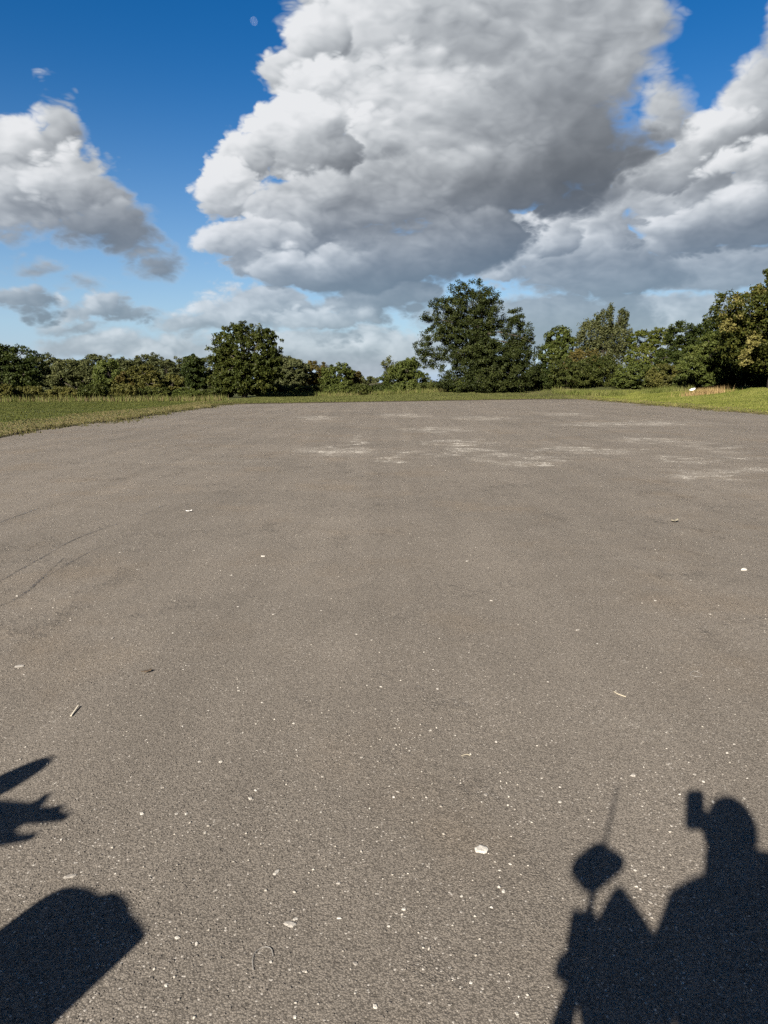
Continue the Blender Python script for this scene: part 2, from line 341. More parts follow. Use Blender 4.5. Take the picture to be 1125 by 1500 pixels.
    h = nt.math('ADD', h, nt.math('MULTIPLY', nt.noise(P, 38, 4, 0.65), nt.mapr(rav, 0, 1, 0.003, 0.013)))
    bp = nt.add('ShaderNodeBump'); bp.inputs['Strength'].default_value = 0.9; bp.inputs['Distance'].default_value = 1.0
    nt.inp(bp, 'Height', h); nt.l.new(bp.outputs[0], b.inputs['Normal'])
    return m
TARMAC = tarmac_mat()
PEBBLE = leaf_mat('loose_aggregate', [(0.045, 0.040, 0.035), (0.085, 0.076, 0.066), (0.130, 0.116, 0.100)], 0.0, 0.85)
CHIP = leaf_mat('pale_chip', [(0.12, 0.106, 0.09), (0.22, 0.20, 0.17), (0.40, 0.37, 0.32)], 0.0, 0.7)

XL, XR = -11.7, 19.7
def yfar(x): return np.minimum(56.0 + (np.asarray(x) + 9.6) * 0.60, 70.5)
def outside(x, y):                                   # metres outside the tarmac pad
    x = np.asarray(x, float); y = np.asarray(y, float)
    w = (fbm(y * 0.35, y * 0 + 3.3, 5) - 0.5) * 1.3; w2 = (fbm(x * 0.3, x * 0 + 8.8, 4) - 0.5) * 1.6
    return np.maximum(np.maximum(XL + w - x, x - XR - w * 0.7), np.maximum(y - yfar(x) - w2, -35 - y))
def terr(x, y):
    d = outside(x, y)
    amp = 1.15 * sstep(np.asarray(x, float), -8, 26)
    z = -0.09 + 0.15 * sstep(d, -0.12, 0.10) + amp * sstep(d, 0.2, 16.0)
    return z + 0.05 * (fbm(np.asarray(x) * 0.4, np.asarray(y) * 0.4, 3) - 0.5) * sstep(d, 0.0, 1.0)

def ground_mat():
    m, nt, b = new_mat('grassland'); t = nt.add('ShaderNodeTexCoord'); P = t.outputs['Object']
    n1 = nt.noise(P, 0.25, 5, 0.6); n2 = nt.noise(P, 6, 5, 0.7)
    s = nt.add('ShaderNodeSeparateXYZ'); nt.inp(s, 0, P)
    base = nt.mix(nt.mapr(n1, 0.3, 0.7), c4(0.030, 0.036, 0.010), c4(0.056, 0.058, 0.018))
    dl = nt.math('MINIMUM', nt.math('SUBTRACT', XL, s.outputs[0]), 1000.0); dr = nt.math('SUBTRACT', s.outputs[0], XR)
    d = nt.math('ADD', nt.math('MAXIMUM', dl, dr), nt.math('MULTIPLY', nt.math('SUBTRACT', nt.noise(P, 0.8, 4, 0.6), 0.5), 2.6))
    straw = nt.mapr(d, 3.2, 0.8)
    base = nt.mix(nt.math('MULTIPLY', straw, nt.mapr(n2, 0.3, 0.65)), base, c4(0.13, 0.105, 0.050))
    base = nt.mix(nt.math('MULTIPLY', nt.mapr(d, 0.25, -0.15), 0.9), base, c4(0.030, 0.024, 0.016))
    nt.inp(b, 'Base Color', nt.vec('SCALE', base, scale=nt.mapr(n2, 0.2, 0.8, 0.55 * ALB, 1.4 * ALB)))
    b.inputs['Roughness'].default_value = 0.95; b.inputs['Specular IOR Level'].default_value = 0.1
    bp = nt.add('ShaderNodeBump'); bp.inputs['Distance'].default_value = 0.06; nt.inp(bp, 'Height', n2); nt.l.new(bp.outputs[0], b.inputs['Normal'])
    return m

# ------------------------------------------------------------------ the ground, one sheet to the horizon
xs = np.concatenate([[-4000, -2000, -1000, -500, -300, -200, -140, -100], np.arange(-80, -16, 2.0), np.arange(-16, -13, 0.5), np.arange(-13, -10.5, 0.08), np.arange(-10.5, 18.5, 1.0), np.arange(18.5, 21.2, 0.1), np.arange(21.2, 60, 1.5), [70, 90, 120, 160, 250, 500, 1000, 2000, 4000]])
ys = np.concatenate([[-4000, -1000, -300, -100, -60], np.arange(-40, 16, 2.0), np.arange(16, 52, 0.35), np.arange(52, 74, 0.2), np.arange(74, 120, 2.0), [130, 150, 180, 230, 300, 500, 1000, 2000, 5000]])
XX, YY = np.meshgrid(xs, ys); ZZ = terr(XX, YY)
ZZ = np.where(YY > 130, ZZ * 0.6, ZZ)
nx, ny = len(xs), len(ys); idx = np.arange(nx * ny).reshape(ny, nx)
fq = np.stack([idx[:-1, :-1], idx[:-1, 1:], idx[1:, 1:], idx[1:, :-1]], -1).reshape(-1)
gme = mesh_np('ground', np.stack([XX, YY, ZZ], -1).reshape(-1, 3), fq, 4); smooth_mesh(gme)
tag(link('ground', gme, ground_mat()), 'grassland round the tarmac', kind='structure')
pv = [(-13.5, -37, 0), (21.5, -37, 0), (21.5, 76, 0), (-13.5, 76, 0)]
pm = bpy.data.meshes.new('tarmac'); pm.from_pydata(pv, [], [(0, 1, 2, 3)])
tarmac = tag(link('tarmac', pm, TARMAC), 'worn grey-brown tarmac pad', kind='structure')
# thin dark tyre marks curving over the pad (parts of the pad)
def mark_mat():
    m, nt, b = new_mat('rubber_mark'); t = nt.add('ShaderNodeTexCoord')
    b.inputs['Base Color'].default_value = c4(0.028, 0.026, 0.025); b.inputs['Roughness'].default_value = 0.8
    tr = nt.add('ShaderNodeBsdfTransparent'); mx = nt.add('ShaderNodeMixShader')
    n = nt.noise(t.outputs['Object'], 45, 4, 0.7); n2 = nt.noise(t.outputs['Object'], 1.1, 2)
    nt.inp(mx, 0, nt.math('MULTIPLY', nt.mapr(n, 0.42, 0.62), nt.mapr(n2, 0.3, 0.6, 0.25, 0.85)))
    nt.l.new(tr.outputs[0], mx.inputs[1]); nt.l.new(b.outputs[0], mx.inputs[2]); nt.l.new(mx.outputs[0], m.node_tree.nodes['Material Output'].inputs[0])
    return m
MARK = mark_mat()
for pts, wd in (([(-30, 868), (20, 840), (60, 818), (110, 790), (170, 768), (215, 752), (246, 738)], 0.030),
                ([(-30, 896), (10, 884), (40, 866), (75, 834), (95, 816)], 0.028), ([(-20, 773), (20, 758), (62, 743)], 0.035),
                ([(60, 850), (110, 820), (160, 795)], 0.018)):
    G = [ground(*p) for p in pts]; cur = []
    for i in range(len(G) - 1):
        a, b_, c_, d_ = G[max(i - 1, 0)], G[i], G[i + 1], G[min(i + 2, len(G) - 1)]
        for k in range(6):
            u = k / 6; cur.append(0.5 * ((2 * b_) + (c_ - a) * u + (2 * a - 5 * b_ + 4 * c_ - d_) * u * u + (3 * b_ - a - 3 * c_ + d_) * u ** 3))
    V = []; Fc = []
    for i, p in enumerate(cur):
        tdir = (cur[min(i + 1, len(cur) - 1)] - cur[max(i - 1, 0)]).normalized(); nrm = Vector((-tdir.y, tdir.x, 0))
        w = wd * (0.4 + 0.6 * math.sin(math.pi * (i + 0.6) / (len(cur) + 0.2))) / 2
        V += [tuple(p + nrm * w + Vector((0, 0, 0.004))), tuple(p - nrm * w + Vector((0, 0, 0.004)))]
        if i: Fc.append((2 * i - 2, 2 * i - 1, 2 * i + 1, 2 * i))
    me = bpy.data.meshes.new('tyre_mark'); me.from_pydata(V, [], Fc); link('tyre_mark', me, MARK, tarmac)

# ------------------------------------------------------------------ grass (nobody could count it)
def grass_mat(name, cols): return leaf_mat(name, cols, 0.25, 0.7)
def blades(name, label, P, h, w, mat, lean=0.35):
    n = len(P); a = rng.random(n) * 2 * np.pi; hh = h * (0.5 + rng.random(n)); ww = w * (0.6 + 0.8 * rng.random(n))
    side = np.stack([np.cos(a), np.sin(a), np.zeros(n)], -1) * (ww / 2)[:, None]
    la = rng.random(n) * 2 * np.pi; ln = lean * rng.random(n) * hh
    tip = P + np.stack([np.cos(la) * ln, np.sin(la) * ln, hh], -1)
    V = np.stack([P - side, P + side, tip], 1).reshape(-1, 3)
    return tag(link(name, mesh_np(name, V, np.arange(3 * n), 3), mat), label, 'grass', kind='stuff')
def in_poly(n, x0, x1, y0, y1, cond, far_bias=False):
    x = x0 + (x1 - x0) * rng.random(n); y = y0 + (y1 - y0) * rng.random(n)
    d = outside(x, y); k = cond(x, y, d) ; x, y = x[k], y[k]
    return np.stack([x, y, terr(x, y) - 0.01], -1)
frame = lambda x, y: np.abs(x) < 0.58 * y + 2
left = in_poly(260000, -40, XL + 1, 17, 74, lambda x, y, d: (d > 0.05) & frame(x, y) & (y < 64 + 0.02 * x))
dl = XL - left[:, 0] + (fbm(left[:, 0] * 0.8, left[:, 1] * 0.3, 3) - 0.5) * 2.5
dry = (dl < 3.6) & (rng.random(len(left)) < 0.75); 
blades('mown_grass', 'dark green mown grass left of the tarmac', left[~dry], 0.05, 0.045, grass_mat('dark_green_blades', [(0.028, 0.036, 0.008), (0.046, 0.054, 0.012), (0.080, 0.080, 0.022)]))  # darker green than the other grass strips
gr_dry = grass_mat('straw_blades', [(0.060, 0.058, 0.020), (0.105, 0.086, 0.038), (0.165, 0.132, 0.068)])
right = in_poly(240000, XR - 1, 48, 28, 80, lambda x, y, d: (d > 0.03) & frame(x, y) & (d < 14))
dr_ = right[:, 0] - XR + (fbm(right[:, 0] * 0.8, right[:, 1] * 0.3, 3) - 0.5) * 2.0
dryr = (dr_ < 2.2) & (rng.random(len(right)) < 0.8)
blades('verge_grass', 'sunlit green verge grass right of the tarmac', right[~dryr], 0.09, 0.05, grass_mat('verge_blades', [(0.056, 0.066, 0.012), (0.096, 0.106, 0.022), (0.155, 0.148, 0.044)]))
blades('dry_grass', 'straw coloured dry grass fringing the tarmac edges', np.concatenate([left[dry], right[dryr]]), 0.04, 0.045, gr_dry)
mid = in_poly(170000, -24, 24, 52, 86, lambda x, y, d: (d > 0.05) & (x > XL - 2) & (x < XR + 1) & (y > yfar(x)))
blades('field_grass', 'rough green grass strip beyond the far tarmac edge', mid, 0.09, 0.06, grass_mat('strip_blades', [(0.036, 0.042, 0.012), (0.060, 0.066, 0.018), (0.100, 0.096, 0.036)]))

ey = 17 + 52 * rng.random(9000) ** 0.8; ex = np.where(rng.random(9000) < 0.5, XL, XR); kx = np.where(ex < 0, 1.0, -1.0)
wv_ = (fbm(ey * 0.35, ey * 0 + 3.3, 5) - 0.5) * 1.3; ex = np.where(ex < 0, XL + wv_, XR + wv_ * 0.7)
tuft = fbm(ey * 1.1 + kx * 40, ey * 0 + 5.5, 4); keep_ = tuft > 0.42; off_ = kx * (rng.random(9000) ** 2 * 1.1 * (tuft - 0.38) * 4 - 0.25)
ex, ey = (ex + off_)[keep_], ey[keep_]
blades('edge_turf', 'ragged turf and weeds creeping over the tarmac edge', np.stack([ex, ey, np.maximum(terr(ex, ey), 0.0) - 0.005], -1), 0.075, 0.05, grass_mat('turf_blades', [(0.022, 0.024, 0.008), (0.050, 0.048, 0.016), (0.100, 0.084, 0.036)]), 0.8)

# ------------------------------------------------------------------ trees and shrubs
MPX = 1.0 / F
def leaves_mesh(name, clumps, nleaf, size, spread, mats_frac=None, aspect=0.62, droop=0.0, centre=None):
    C = np.asarray(clumps); n = int(nleaf * 2.7); size = size * 0.86; ci = rng.integers(0, len(C), n)
    off = rng.normal(size=(n, 3)); off /= np.linalg.norm(off, axis=1)[:, None] + 1e-9
    off *= (rng.random(n) ** 0.5)[:, None] * spread * C[ci, 3][:, None]
    off[:, 2] *= 0.72
    P = C[ci, :3] + off
    if droop: P[:, 2] -= droop * rng.random(n) ** 2
    ctr = centre if centre is not None else C[:, :3].mean(0)
    nr = rng.normal(size=(n, 3)) * 0.75 + off / (spread + 1e-6) * 0.9 + (P - ctr) / (np.abs(P - ctr).max() + 1e-6) * 0.7 + np.array([0, 0, 0.35])
    nr /= np.linalg.norm(nr, axis=1)[:, None]
    t = np.cross(nr, rng.normal(size=(n, 3))); t /= np.linalg.norm(t, axis=1)[:, None] + 1e-9; b = np.cross(nr, t)
    s = size * (0.55 + 0.9 * rng.random(n)); t = t * s[:, None] * 0.5; b = b * (s * aspect)[:, None] * 0.5
    V = np.stack([P - t, P + b - 0.15 * t + nr * 0.1 * s[:, None], P + t, P - b - 0.15 * t + nr * 0.1 * s[:, None]], 1).reshape(-1, 3)
    return mesh_np(name, V, np.arange(4 * n), 4)
def make_tree(name, label, cat, grp, px, Y, lobes, kind, nleaf, leaf=0.26, clump=0.75, nclump=None, trunk=0.2, spread=1.0, extra=None, base_py=None, droop=0.0, stems=1, hollow=0.55, limbs=26, fork=0.35):
    """lobes: (px, py, rx, ry, weight) read off the photograph; Y: distance along the ground"""
    clump = clump * 0.66
    bx = at(px, 570, Y).x; bz = float(terr(bx, Y)); root = link(name, None, loc=(bx, Y, bz - 0.03)); tag(root, label, cat, grp)
    L = []
    for l in lobes:
        c_ = at(l[0], l[1], Y); k = (Y * cp) * MPX
        sh = 0.45 * clump if nleaf < 10000 else 0.0; L.append((c_.x - bx, c_.z - bz - sh * 0.5, max(l[2] * k - sh, 0.3), max(l[3] * k - sh, 0.3), l[4] if len(l) > 4 else 1.0))
    area = sum(l[2] * l[3] * l[4] for l in L)
    top = max(l[1] + l[3] for l in L)
    nc = nclump or max(12, int(area * 5.5 / (clump * clump)))
    cl = []
    for l in L:
        m = max(3, int(nc * l[2] * l[3] * l[4] / area)); d = rng.normal(size=(m, 3)); d /= np.linalg.norm(d, axis=1)[:, None]
        r = hollow + (1 - hollow) * rng.random(m) ** 0.6
        r = np.where(rng.random(m) < 0.10, 1.0 + 0.10 * rng.random(m), r * 0.97)
        dy = 0.9 * (l[2] + l[3]) / 2
        yo = rng.normal() * 0.25 * l[2] if len(L) > 1 else 0
        p = np.stack([l[0] + d[:, 0] * l[2] * r, yo + d[:, 1] * dy * r, l[1] + d[:, 2] * l[3] * r, clump * (0.6 + 0.7 * rng.random(m))], -1)
        cl.append(p)
    cl = np.concatenate(cl); cl = cl[cl[:, 2] > 0.15]
    crown_c = np.array([np.mean(cl[:, 0]), 0, np.mean(cl[:, 2])])
    # trunk and limbs
    tubes = []
    for s in range(stems):
        ox = (s - (stems - 1) / 2) * trunk * 2.5; th = top * (0.55 if top > 4 else 0.5)
        lean = rng.normal() * 0.05
        pts = [(ox, 0, -0.1), (ox + lean * th * 0.3, rng.normal() * 0.05, th * 0.3), (ox * 1.5 + (crown_c[0] * 0.4 + lean), rng.normal() * 0.1, th * 0.65), (ox * 2 + crown_c[0] * 0.8, 0, th)]
        tubes.append((pts, [trunk * 1.25, trunk * 0.9, trunk * 0.7, trunk * 0.42]))
    for i in rng.choice(len(cl), min(limbs, len(cl)), replace=False):
        e = cl[i, :3]; tb = tubes[rng.integers(0, stems)][0]
        f = min(0.95, fork + 0.6 * rng.random()) ; j = min(2, int(f * 3)); u = f * 3 - j
        s0 = Vector(tb[j]).lerp(Vector(tb[j + 1]), u); e = Vector(e)
        if e.z < s0.z * 0.6: s0 = Vector(tb[0]).lerp(Vector(tb[1]), 0.8)
        m1 = s0.lerp(e, 0.4) + Vector((rng.normal() * 0.15, rng.normal() * 0.15, 0.12 * (e - s0).length)); m2 = s0.lerp(e, 0.75) + Vector((0, 0, 0.08 * (e - s0).length))
        r0 = trunk * (0.30 + 0.15 * rng.random()); tubes.append(([s0, m1, m2, e], [r0, r0 * 0.7, r0 * 0.42, r0 * 0.12]))
    link('trunk', tubes_mesh('trunk', tubes, 6), BARK, root)
    link('crown', leaves_mesh('crown', cl, nleaf, leaf, spread, droop=droop, centre=crown_c), LM[kind], root)
    if extra:                                         # a bough of different colour: (lobes, material, leaf count)
        ex = []
        for l in extra[0]:
            c_ = at(l[0], l[1], Y); k = Y * cp * MPX; m = 14; d = rng.normal(size=(m, 3)); d /= np.linalg.norm(d, axis=1)[:, None]
            ex.append(np.stack([c_.x - bx + d[:, 0] * l[2] * k * rng.random(m), -l[4] + d[:, 1] * 0.7 * rng.random(m), c_.z - bz + d[:, 2] * l[3] * k * rng.random(m), np.full(m, clump * 0.7)], -1))
        tag(link('crown', leaves_mesh('crown', np.concatenate(ex), extra[2], leaf, spread), LM[extra[1]], root), 'yellowing leaves')
    return root
def copy_tree(r, loc, rz, sc):
    c = r.copy(); col.objects.link(c); c.location = loc; c.rotation_euler = (0, 0, rz); c.scale = sc
    for ch in r.children:
        d = ch.copy(); col.objects.link(d); d.parent = c
    return c
T = make_tree
# far plantation along the left horizon: copies of three trees
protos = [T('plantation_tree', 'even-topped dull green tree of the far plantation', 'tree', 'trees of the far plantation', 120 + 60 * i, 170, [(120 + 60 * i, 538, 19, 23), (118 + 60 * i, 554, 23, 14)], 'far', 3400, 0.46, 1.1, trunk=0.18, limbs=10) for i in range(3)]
bases = [p.location.copy() for p in protos]
for p_ in protos: p_.scale = (1.05, 1.05, 0.86)
for i, px in enumerate([52, 74, 97, 146, 162, 196, 214, 262, 288, 308, 330, 410, 432, 20, -10, 175, 228]):
    Y = 165 + (i * 37 % 30); b_ = at(px, 570, Y); h = 0.92 + 0.07 * math.sin(i * 2.4)
    copy_tree(protos[i % 3], (b_.x, Y, bases[i % 3].z), i * 1.3, (1.05, 1.05, h * Y / 170))
# left side, from the tarmac edge outwards
T('broad_tree', 'dark rounded broadleaf tree beside the grey-leaved willow scrub', 'tree', None, 12, 76, [(10, 528, 48, 26), (-20, 520, 40, 24), (40, 548, 26, 20), (0, 556, 50, 18)], 'dark', 9000, 0.24, 0.7)
T('willow_scrub', 'grey-green willow bush standing behind the bramble hedge', 'bush', None, 112, 92, [(105, 542, 30, 18), (130, 552, 26, 16), (90, 556, 24, 14)], 'grey', 5200, 0.26, 0.7)
T('thorn_tree', 'dark thorn tree between the willow bush and the russet thorn', 'tree', None, 165, 90, [(163, 546, 26, 20), (150, 560, 24, 14)], 'mid', 4600, 0.26, 0.7)
T('russet_thorn', 'russet and green hawthorn rising above the bramble hedge', 'tree', None, 205, 80, [(208, 548, 24, 20), (190, 560, 24, 16), (222, 560, 18, 14)], 'olive', 4800, 0.24, 0.6, extra=([(190, 556, 16, 12, 1.6)], 'brown', 700))
T('olive_bush', 'low olive bush between hawthorn and the small dark oak', 'bush', None, 252, 82, [(250, 561, 22, 13)], 'olive', 2600, 0.24, 0.6)
T('small_oak', 'small dark oak close beside the round oak', 'tree', None, 284, 80, [(284, 536, 19, 20), (288, 556, 22, 16)], 'dark', 4600, 0.24, 0.6)
T('round_oak', 'large round-headed oak standing alone above the hedge', 'tree', None, 358, 76, [(360, 513, 51, 40, 1.3), (352, 545, 46, 26), (340, 560, 36, 18), (358, 566, 48, 12), (392, 540, 22, 22), (330, 522, 22, 20)], 'oak', 17000, 0.25, 0.62, trunk=0.3, limbs=40, spread=0.9)
k = 0
for px, pt, hw, kind, lab in [(-5, 560, 30, 'olive', 'low olive bramble bush under the dark rounded tree'), (42, 562, 28, 'olive', 'low bramble bush with yellowing sprays beside the lawn'), (90, 563, 30, 'olive', 'rounded bramble bush in the hedge before the willow'), (135, 560, 26, 'hedge', 'dense dark bramble bush in the hedge before the thorn'),
     (180, 562, 28, 'olive', 'leafy bramble bush in the hedge below the hawthorn'), (226, 564, 26, 'hedge', 'low dark bramble bush between hawthorn and brown bush'), (270, 566, 28, 'mid', 'low green bush at the foot of the small oak'), (315, 566, 26, 'hedge', 'low dark bush at the left foot of the round oak')]:
    Yb = 61 + k % 3 + 0.05 * max(px, 0); k += 1
    T('bramble_bush', lab, 'bush', 'bramble hedge beside the lawn', px, Yb, [(px, pt + 12, hw, 11), (px - hw * 0.5, pt + 15, hw * 0.6, 8), (px + hw * 0.4, pt + 8 + k % 4, hw * 0.5, 9)], kind, 3600, 0.19, 0.45, trunk=0.05, limbs=8, stems=3)
for i, (px, pt, hw, kind, lab) in enumerate([(430, 521, 26, 'far', 'dull green tree just right of the round oak'), (462, 527, 24, 'brown', 'rust-brown tree beyond the hedge'), (494, 529, 26, 'mid', 'dark green domed tree beside the rust-brown one'), (516, 540, 15, 'brown', 'small sloping brown tree at the end of the clump')]):
    T('hedgerow_tree', lab, 'tree', 'clump of trees behind the middle hedge', px, 112 + 4 * (i % 2), [(px, pt + 20, hw, 20), (px - 6, pt + 36, hw, 16)], kind, 4600, 0.30, 0.8, trunk=0.15)
for i, (px, pt, hw, kind) in enumerate([(395, 558, 26, 'hedge'), (428, 560, 24, 'dark'), (460, 561, 26, 'hedge'), (494, 560, 24, 'mid'), (526, 560, 24, 'hedge'), (558, 559, 26, 'dark'), (592, 557, 26, 'mid'), (626, 556, 24, 'hedge'), (660, 552, 26, 'mid')]):
    T('hedge_bush', 'dark leafy bush in the low hedge between oak and ash', 'bush', 'low hedge between the oak and the ash', px, 84.5 + (i % 3) * 0.6, [(px, pt + 12, hw, 11), (px + 8, pt + 10, hw * 0.6, 9), (px - 10, pt + 14, hw * 0.7, 8)], kind, 3600, 0.21, 0.5, trunk=0.06, limbs=8, stems=3)
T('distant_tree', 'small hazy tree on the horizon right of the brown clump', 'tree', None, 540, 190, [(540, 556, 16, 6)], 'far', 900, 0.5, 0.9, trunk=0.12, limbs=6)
T('pale_tree', 'pale green young tree left of the large ash', 'tree', None, 590, 112, [(592, 542, 26, 16), (580, 553, 28, 14), (600, 532, 16, 12), (612, 552, 18, 12)], 'mid', 5600, 0.28, 0.7, extra=None)
T('wispy_tree', 'thin grey-leaved tree leaning from the pale young tree', 'tree', None, 570, 114, [(568, 532, 11, 11), (572, 546, 12, 12)], 'grey', 650, 0.26, 0.6, trunk=0.1)
T('ash_tree', 'tallest ash with open crown and sky showing through', 'tree', None, 694, 80,
  [(690, 440, 44, 30), (652, 468, 34, 32), (712, 452, 24, 28), (632, 505, 26, 26, 0.75), (690, 490, 48, 36), (715, 530, 46, 38, 1.4), (665, 530, 30, 24, 0.7), (755, 480, 25, 27, 1.1), (762, 525, 28, 40, 1.5), (705, 560, 66, 16, 1.8), (625, 530, 14, 16, 0.6), (735, 548, 54, 26, 1.4), (690, 505, 40, 40, 0.8)],
  'ash', 54000, 0.185, 0.72, nclump=1700, trunk=0.30, limbs=46, spread=1.0, stems=2, hollow=0.25)
T('leaning_bush', 'small lighter green bush at the left foot of the ash', 'bush', None, 668, 79, [(672, 566, 12, 12)], 'mid', 1000, 0.22, 0.5, trunk=0.05, limbs=6)
# right side
T('alder_tree', 'rounded dark green tree between the ash and the birch', 'tree', None, 822, 102, [(820, 492, 24, 16), (828, 512, 30, 24), (808, 516, 20, 20)], 'mid', 5600, 0.28, 0.7)
T('birch_tree', 'twin-topped grey-green birch rising behind the laurel', 'tree', None, 888, 98, [(884, 470, 16, 22), (913, 462, 8, 16, 1.6), (868, 486, 24, 22), (905, 492, 22, 24), (880, 520, 40, 26), (896, 448, 5, 8, 1.5)], 'grey', 9500, 0.25, 0.55, trunk=0.14, spread=0.9, droop=0.8, limbs=34)
T('sallow_tree', 'bright yellow-green sallow beside the birch', 'tree', None, 950, 96, [(945, 498, 26, 18), (968, 492, 16, 16), (950, 525, 36, 24)], 'lime', 7000, 0.24, 0.55, trunk=0.1, stems=3, limbs=34)
T('dense_tree', 'dense dark green tree between sallow and yellowing tree', 'tree', None, 1005, 88, [(1000, 490, 26, 22), (1028, 496, 22, 22), (1008, 520, 34, 28), (985, 530, 26, 28)], 'dark', 9500, 0.24, 0.6)
T('tangled_tree', 'grey-green tree leaning over the deep shade on the right', 'tree', None, 1040, 70, [(1032, 520, 32, 22), (1012, 535, 26, 20), (1050, 505, 24, 22), (1036, 548, 22, 18, 1.5)], 'mid', 7200, 0.22, 0.55)
T('yellowing_tree', 'large dark tree with yellowing outer boughs over deep shade', 'tree', None, 1128, 62, [(1095, 455, 44, 34), (1060, 452, 22, 26, 0.6), (1140, 440, 50, 40), (1090, 500, 42, 30), (1150, 500, 60, 50), (1130, 402, 18, 14, 0.4), (1180, 440, 60, 60), (1110, 528, 36, 16, 1.2), (1160, 535, 40, 24, 1.2)], 'syca', 21000, 0.23, 0.6, trunk=0.28, limbs=60, hollow=0.4,
  extra=([(1062, 455, 22, 18, 1.8), (1050, 478, 14, 18, 2.0), (1075, 520, 9, 22, 2.2), (1095, 430, 24, 14, 1.6), (1085, 500, 10, 14, 2.2)], 'gold', 1300))
for px, Y, pt, hw, kind, lab in [(796, 82, 528, 24, 'dark', 'narrow dark bush filling the gap beside the ash'), (828, 83, 522, 44, 'hedge', 'wide dark laurel bush beside the ash'), (878, 85, 518, 40, 'hedge', 'tall dark bush in front of the birch'), (850, 90, 508, 34, 'brown', 'russet tipped bush behind the laurel'), (930, 82, 528, 34, 'mid', 'green bush below the bright sallow'), (975, 80, 530, 34, 'olive', 'olive bush right of the bright sallow'), (1010, 74, 540, 24, 'hedge', 'dark low bush beside the straw grass patch')]:
    hh = (572 - pt) / 2
    T('tall_bush', lab, 'bush', 'bushes along the right verge', px, Y, [(px, pt + hh, hw, hh), (px - hw * 0.4, pt + hh * 1.3, hw * 0.6, hh * 0.7), (px + hw * 0.4, pt + hh * 1.2, hw * 0.6, hh * 0.8)], kind, 6500, 0.20, 0.5, trunk=0.07, stems=3, limbs=12)
# the wood goes on behind the yellowing tree: dark shrubs added to deepen its shade
for i, (px, Y) in enumerate([(1058, 75), (1080, 70), (1105, 71), (1130, 69), (1160, 67), (1085, 80), (1125, 78)]):
    T('shade_bush', 'dark understorey bush added to deepen the shade of the yellowing tree', 'bush', 'understorey under the yellowing tree', px, Y, [(px, 548, 32, 22), (px + 6, 515, 32, 30), (px - 8, 480, 26, 24)], 'dark', 6500, 0.25, 0.6, trunk=0.08, stems=2, limbs=8)
# beyond the frame on the right the wood goes on and keeps the sun off its floor; long grass at the hedge feet
tuf = []
def strip(x0, x1, yfun, n, depth): 
    x = x0 + (x1 - x0) * rng.random(n); y = yfun(x) + depth * (rng.random(n) - 0.5)
    k = fbm(x * 0.35, y * 0 + 2, 3) + 0.35 * rng.random(n) > 0.62; x, y = x[k], y[k]
    return np.stack([x, y, terr(x, y) - 0.02], -1)
A = strip(-38, -14, lambda x: 59.5 + 0.25 * (x + 30), 3200, 2.6); B = strip(-14, 20, lambda x: 82.5 + 0 * x, 12000, 3.0); C_ = strip(18, 30, lambda x: 78 - 0.6 * (x - 18), 5000, 2.5)
blades('straw_tufts', 'pale straw coloured long grass at the foot of the hedges', np.concatenate([A, B[::4]]), 0.38, 0.05, gr_dry, 0.5)
blades('long_grass', 'long green grass at the foot of the hedges', np.concatenate([B[1::2], C_, A[::2] + [0.3, -0.4, 0]]), 0.5, 0.06, grass_mat('long_blades', [(0.045, 0.058, 0.012), (0.080, 0.090, 0.022), (0.140, 0.130, 0.050)]), 0.5)
g0 = at(1035, 567, 62); n = 900; Px = np.stack([g0.x + rng.normal(size=n) * 0.9, g0.y + rng.normal(size=n) * 0.5], -1)
blades('straw_patch', 'russet straw patch of dead grass by the deep shade', np.stack([Px[:, 0], Px[:, 1], terr(Px[:, 0], Px[:, 1]) - 0.02], -1), 0.5, 0.05, grass_mat('russet_blades', [(0.12, 0.085, 0.035), (0.20, 0.14, 0.06), (0.28, 0.20, 0.10)]), 0.6)

# ------------------------------------------------------------------ loose stones
def octa(P, r, flat=0.6):
    n = len(P); base = np.array([[1, 0, 0], [0, 1, 0], [-1, 0, 0], [0, -1, 0], [0, 0, 1], [0, 0, -1]], float)
    a = rng.random(n) * 6.283; V = np.repeat(base[None], n, 0) * (0.65 + 0.7 * rng.random((n, 6, 1)))
    V[:, :, 0] *= (0.7 + 0.7 * rng.random(n))[:, None]; V[:, 4:, 0] += rng.normal(size=(n, 2)) * 0.25; V[:, 4:, 1] += rng.normal(size=(n, 2)) * 0.25
    c, s_ = np.cos(a)[:, None], np.sin(a)[:, None]
    X = V[:, :, 0] * c - V[:, :, 1] * s_; Yv = V[:, :, 0] * s_ + V[:, :, 1] * c; Z = V[:, :, 2] * flat
    V = np.stack([X, Yv, Z], -1) * r[:, None, None] + P[:, None, :]
    f = np.array([0, 1, 4, 1, 2, 4, 2, 3, 4, 3, 0, 4, 1, 0, 5, 2, 1, 5, 3, 2, 5, 0, 3, 5])
    return V.reshape(-1, 3), (f[None] + 6 * np.arange(n)[:, None]).ravel()
def scatter(n, y0, y1):
    y = np.sqrt(y0 * y0 + (y1 * y1 - y0 * y0) * rng.random(n)); x = (rng.random(n) * 2 - 1) * (0.62 * y + 0.25)
    return x, y
x, y = scatter(90000, 1.35, 6.5); k_ = rng.random(len(x)) < 0.12 + 0.9 * sstep(fbm(x * 2.6, y * 1.6, 4), 0.44, 0.62); x, y = x[k_], y[k_]
r_ = 0.0016 + 0.0030 * rng.random(len(x)) ** 2
V, Fi = octa(np.stack([x, y, r_ * 0.25], -1), r_)
tag(link('loose_aggregate', mesh_np('loose_aggregate', V, Fi, 3), PEBBLE), 'grey-brown loose aggregate worn out of the tarmac', 'gravel', kind='stuff')
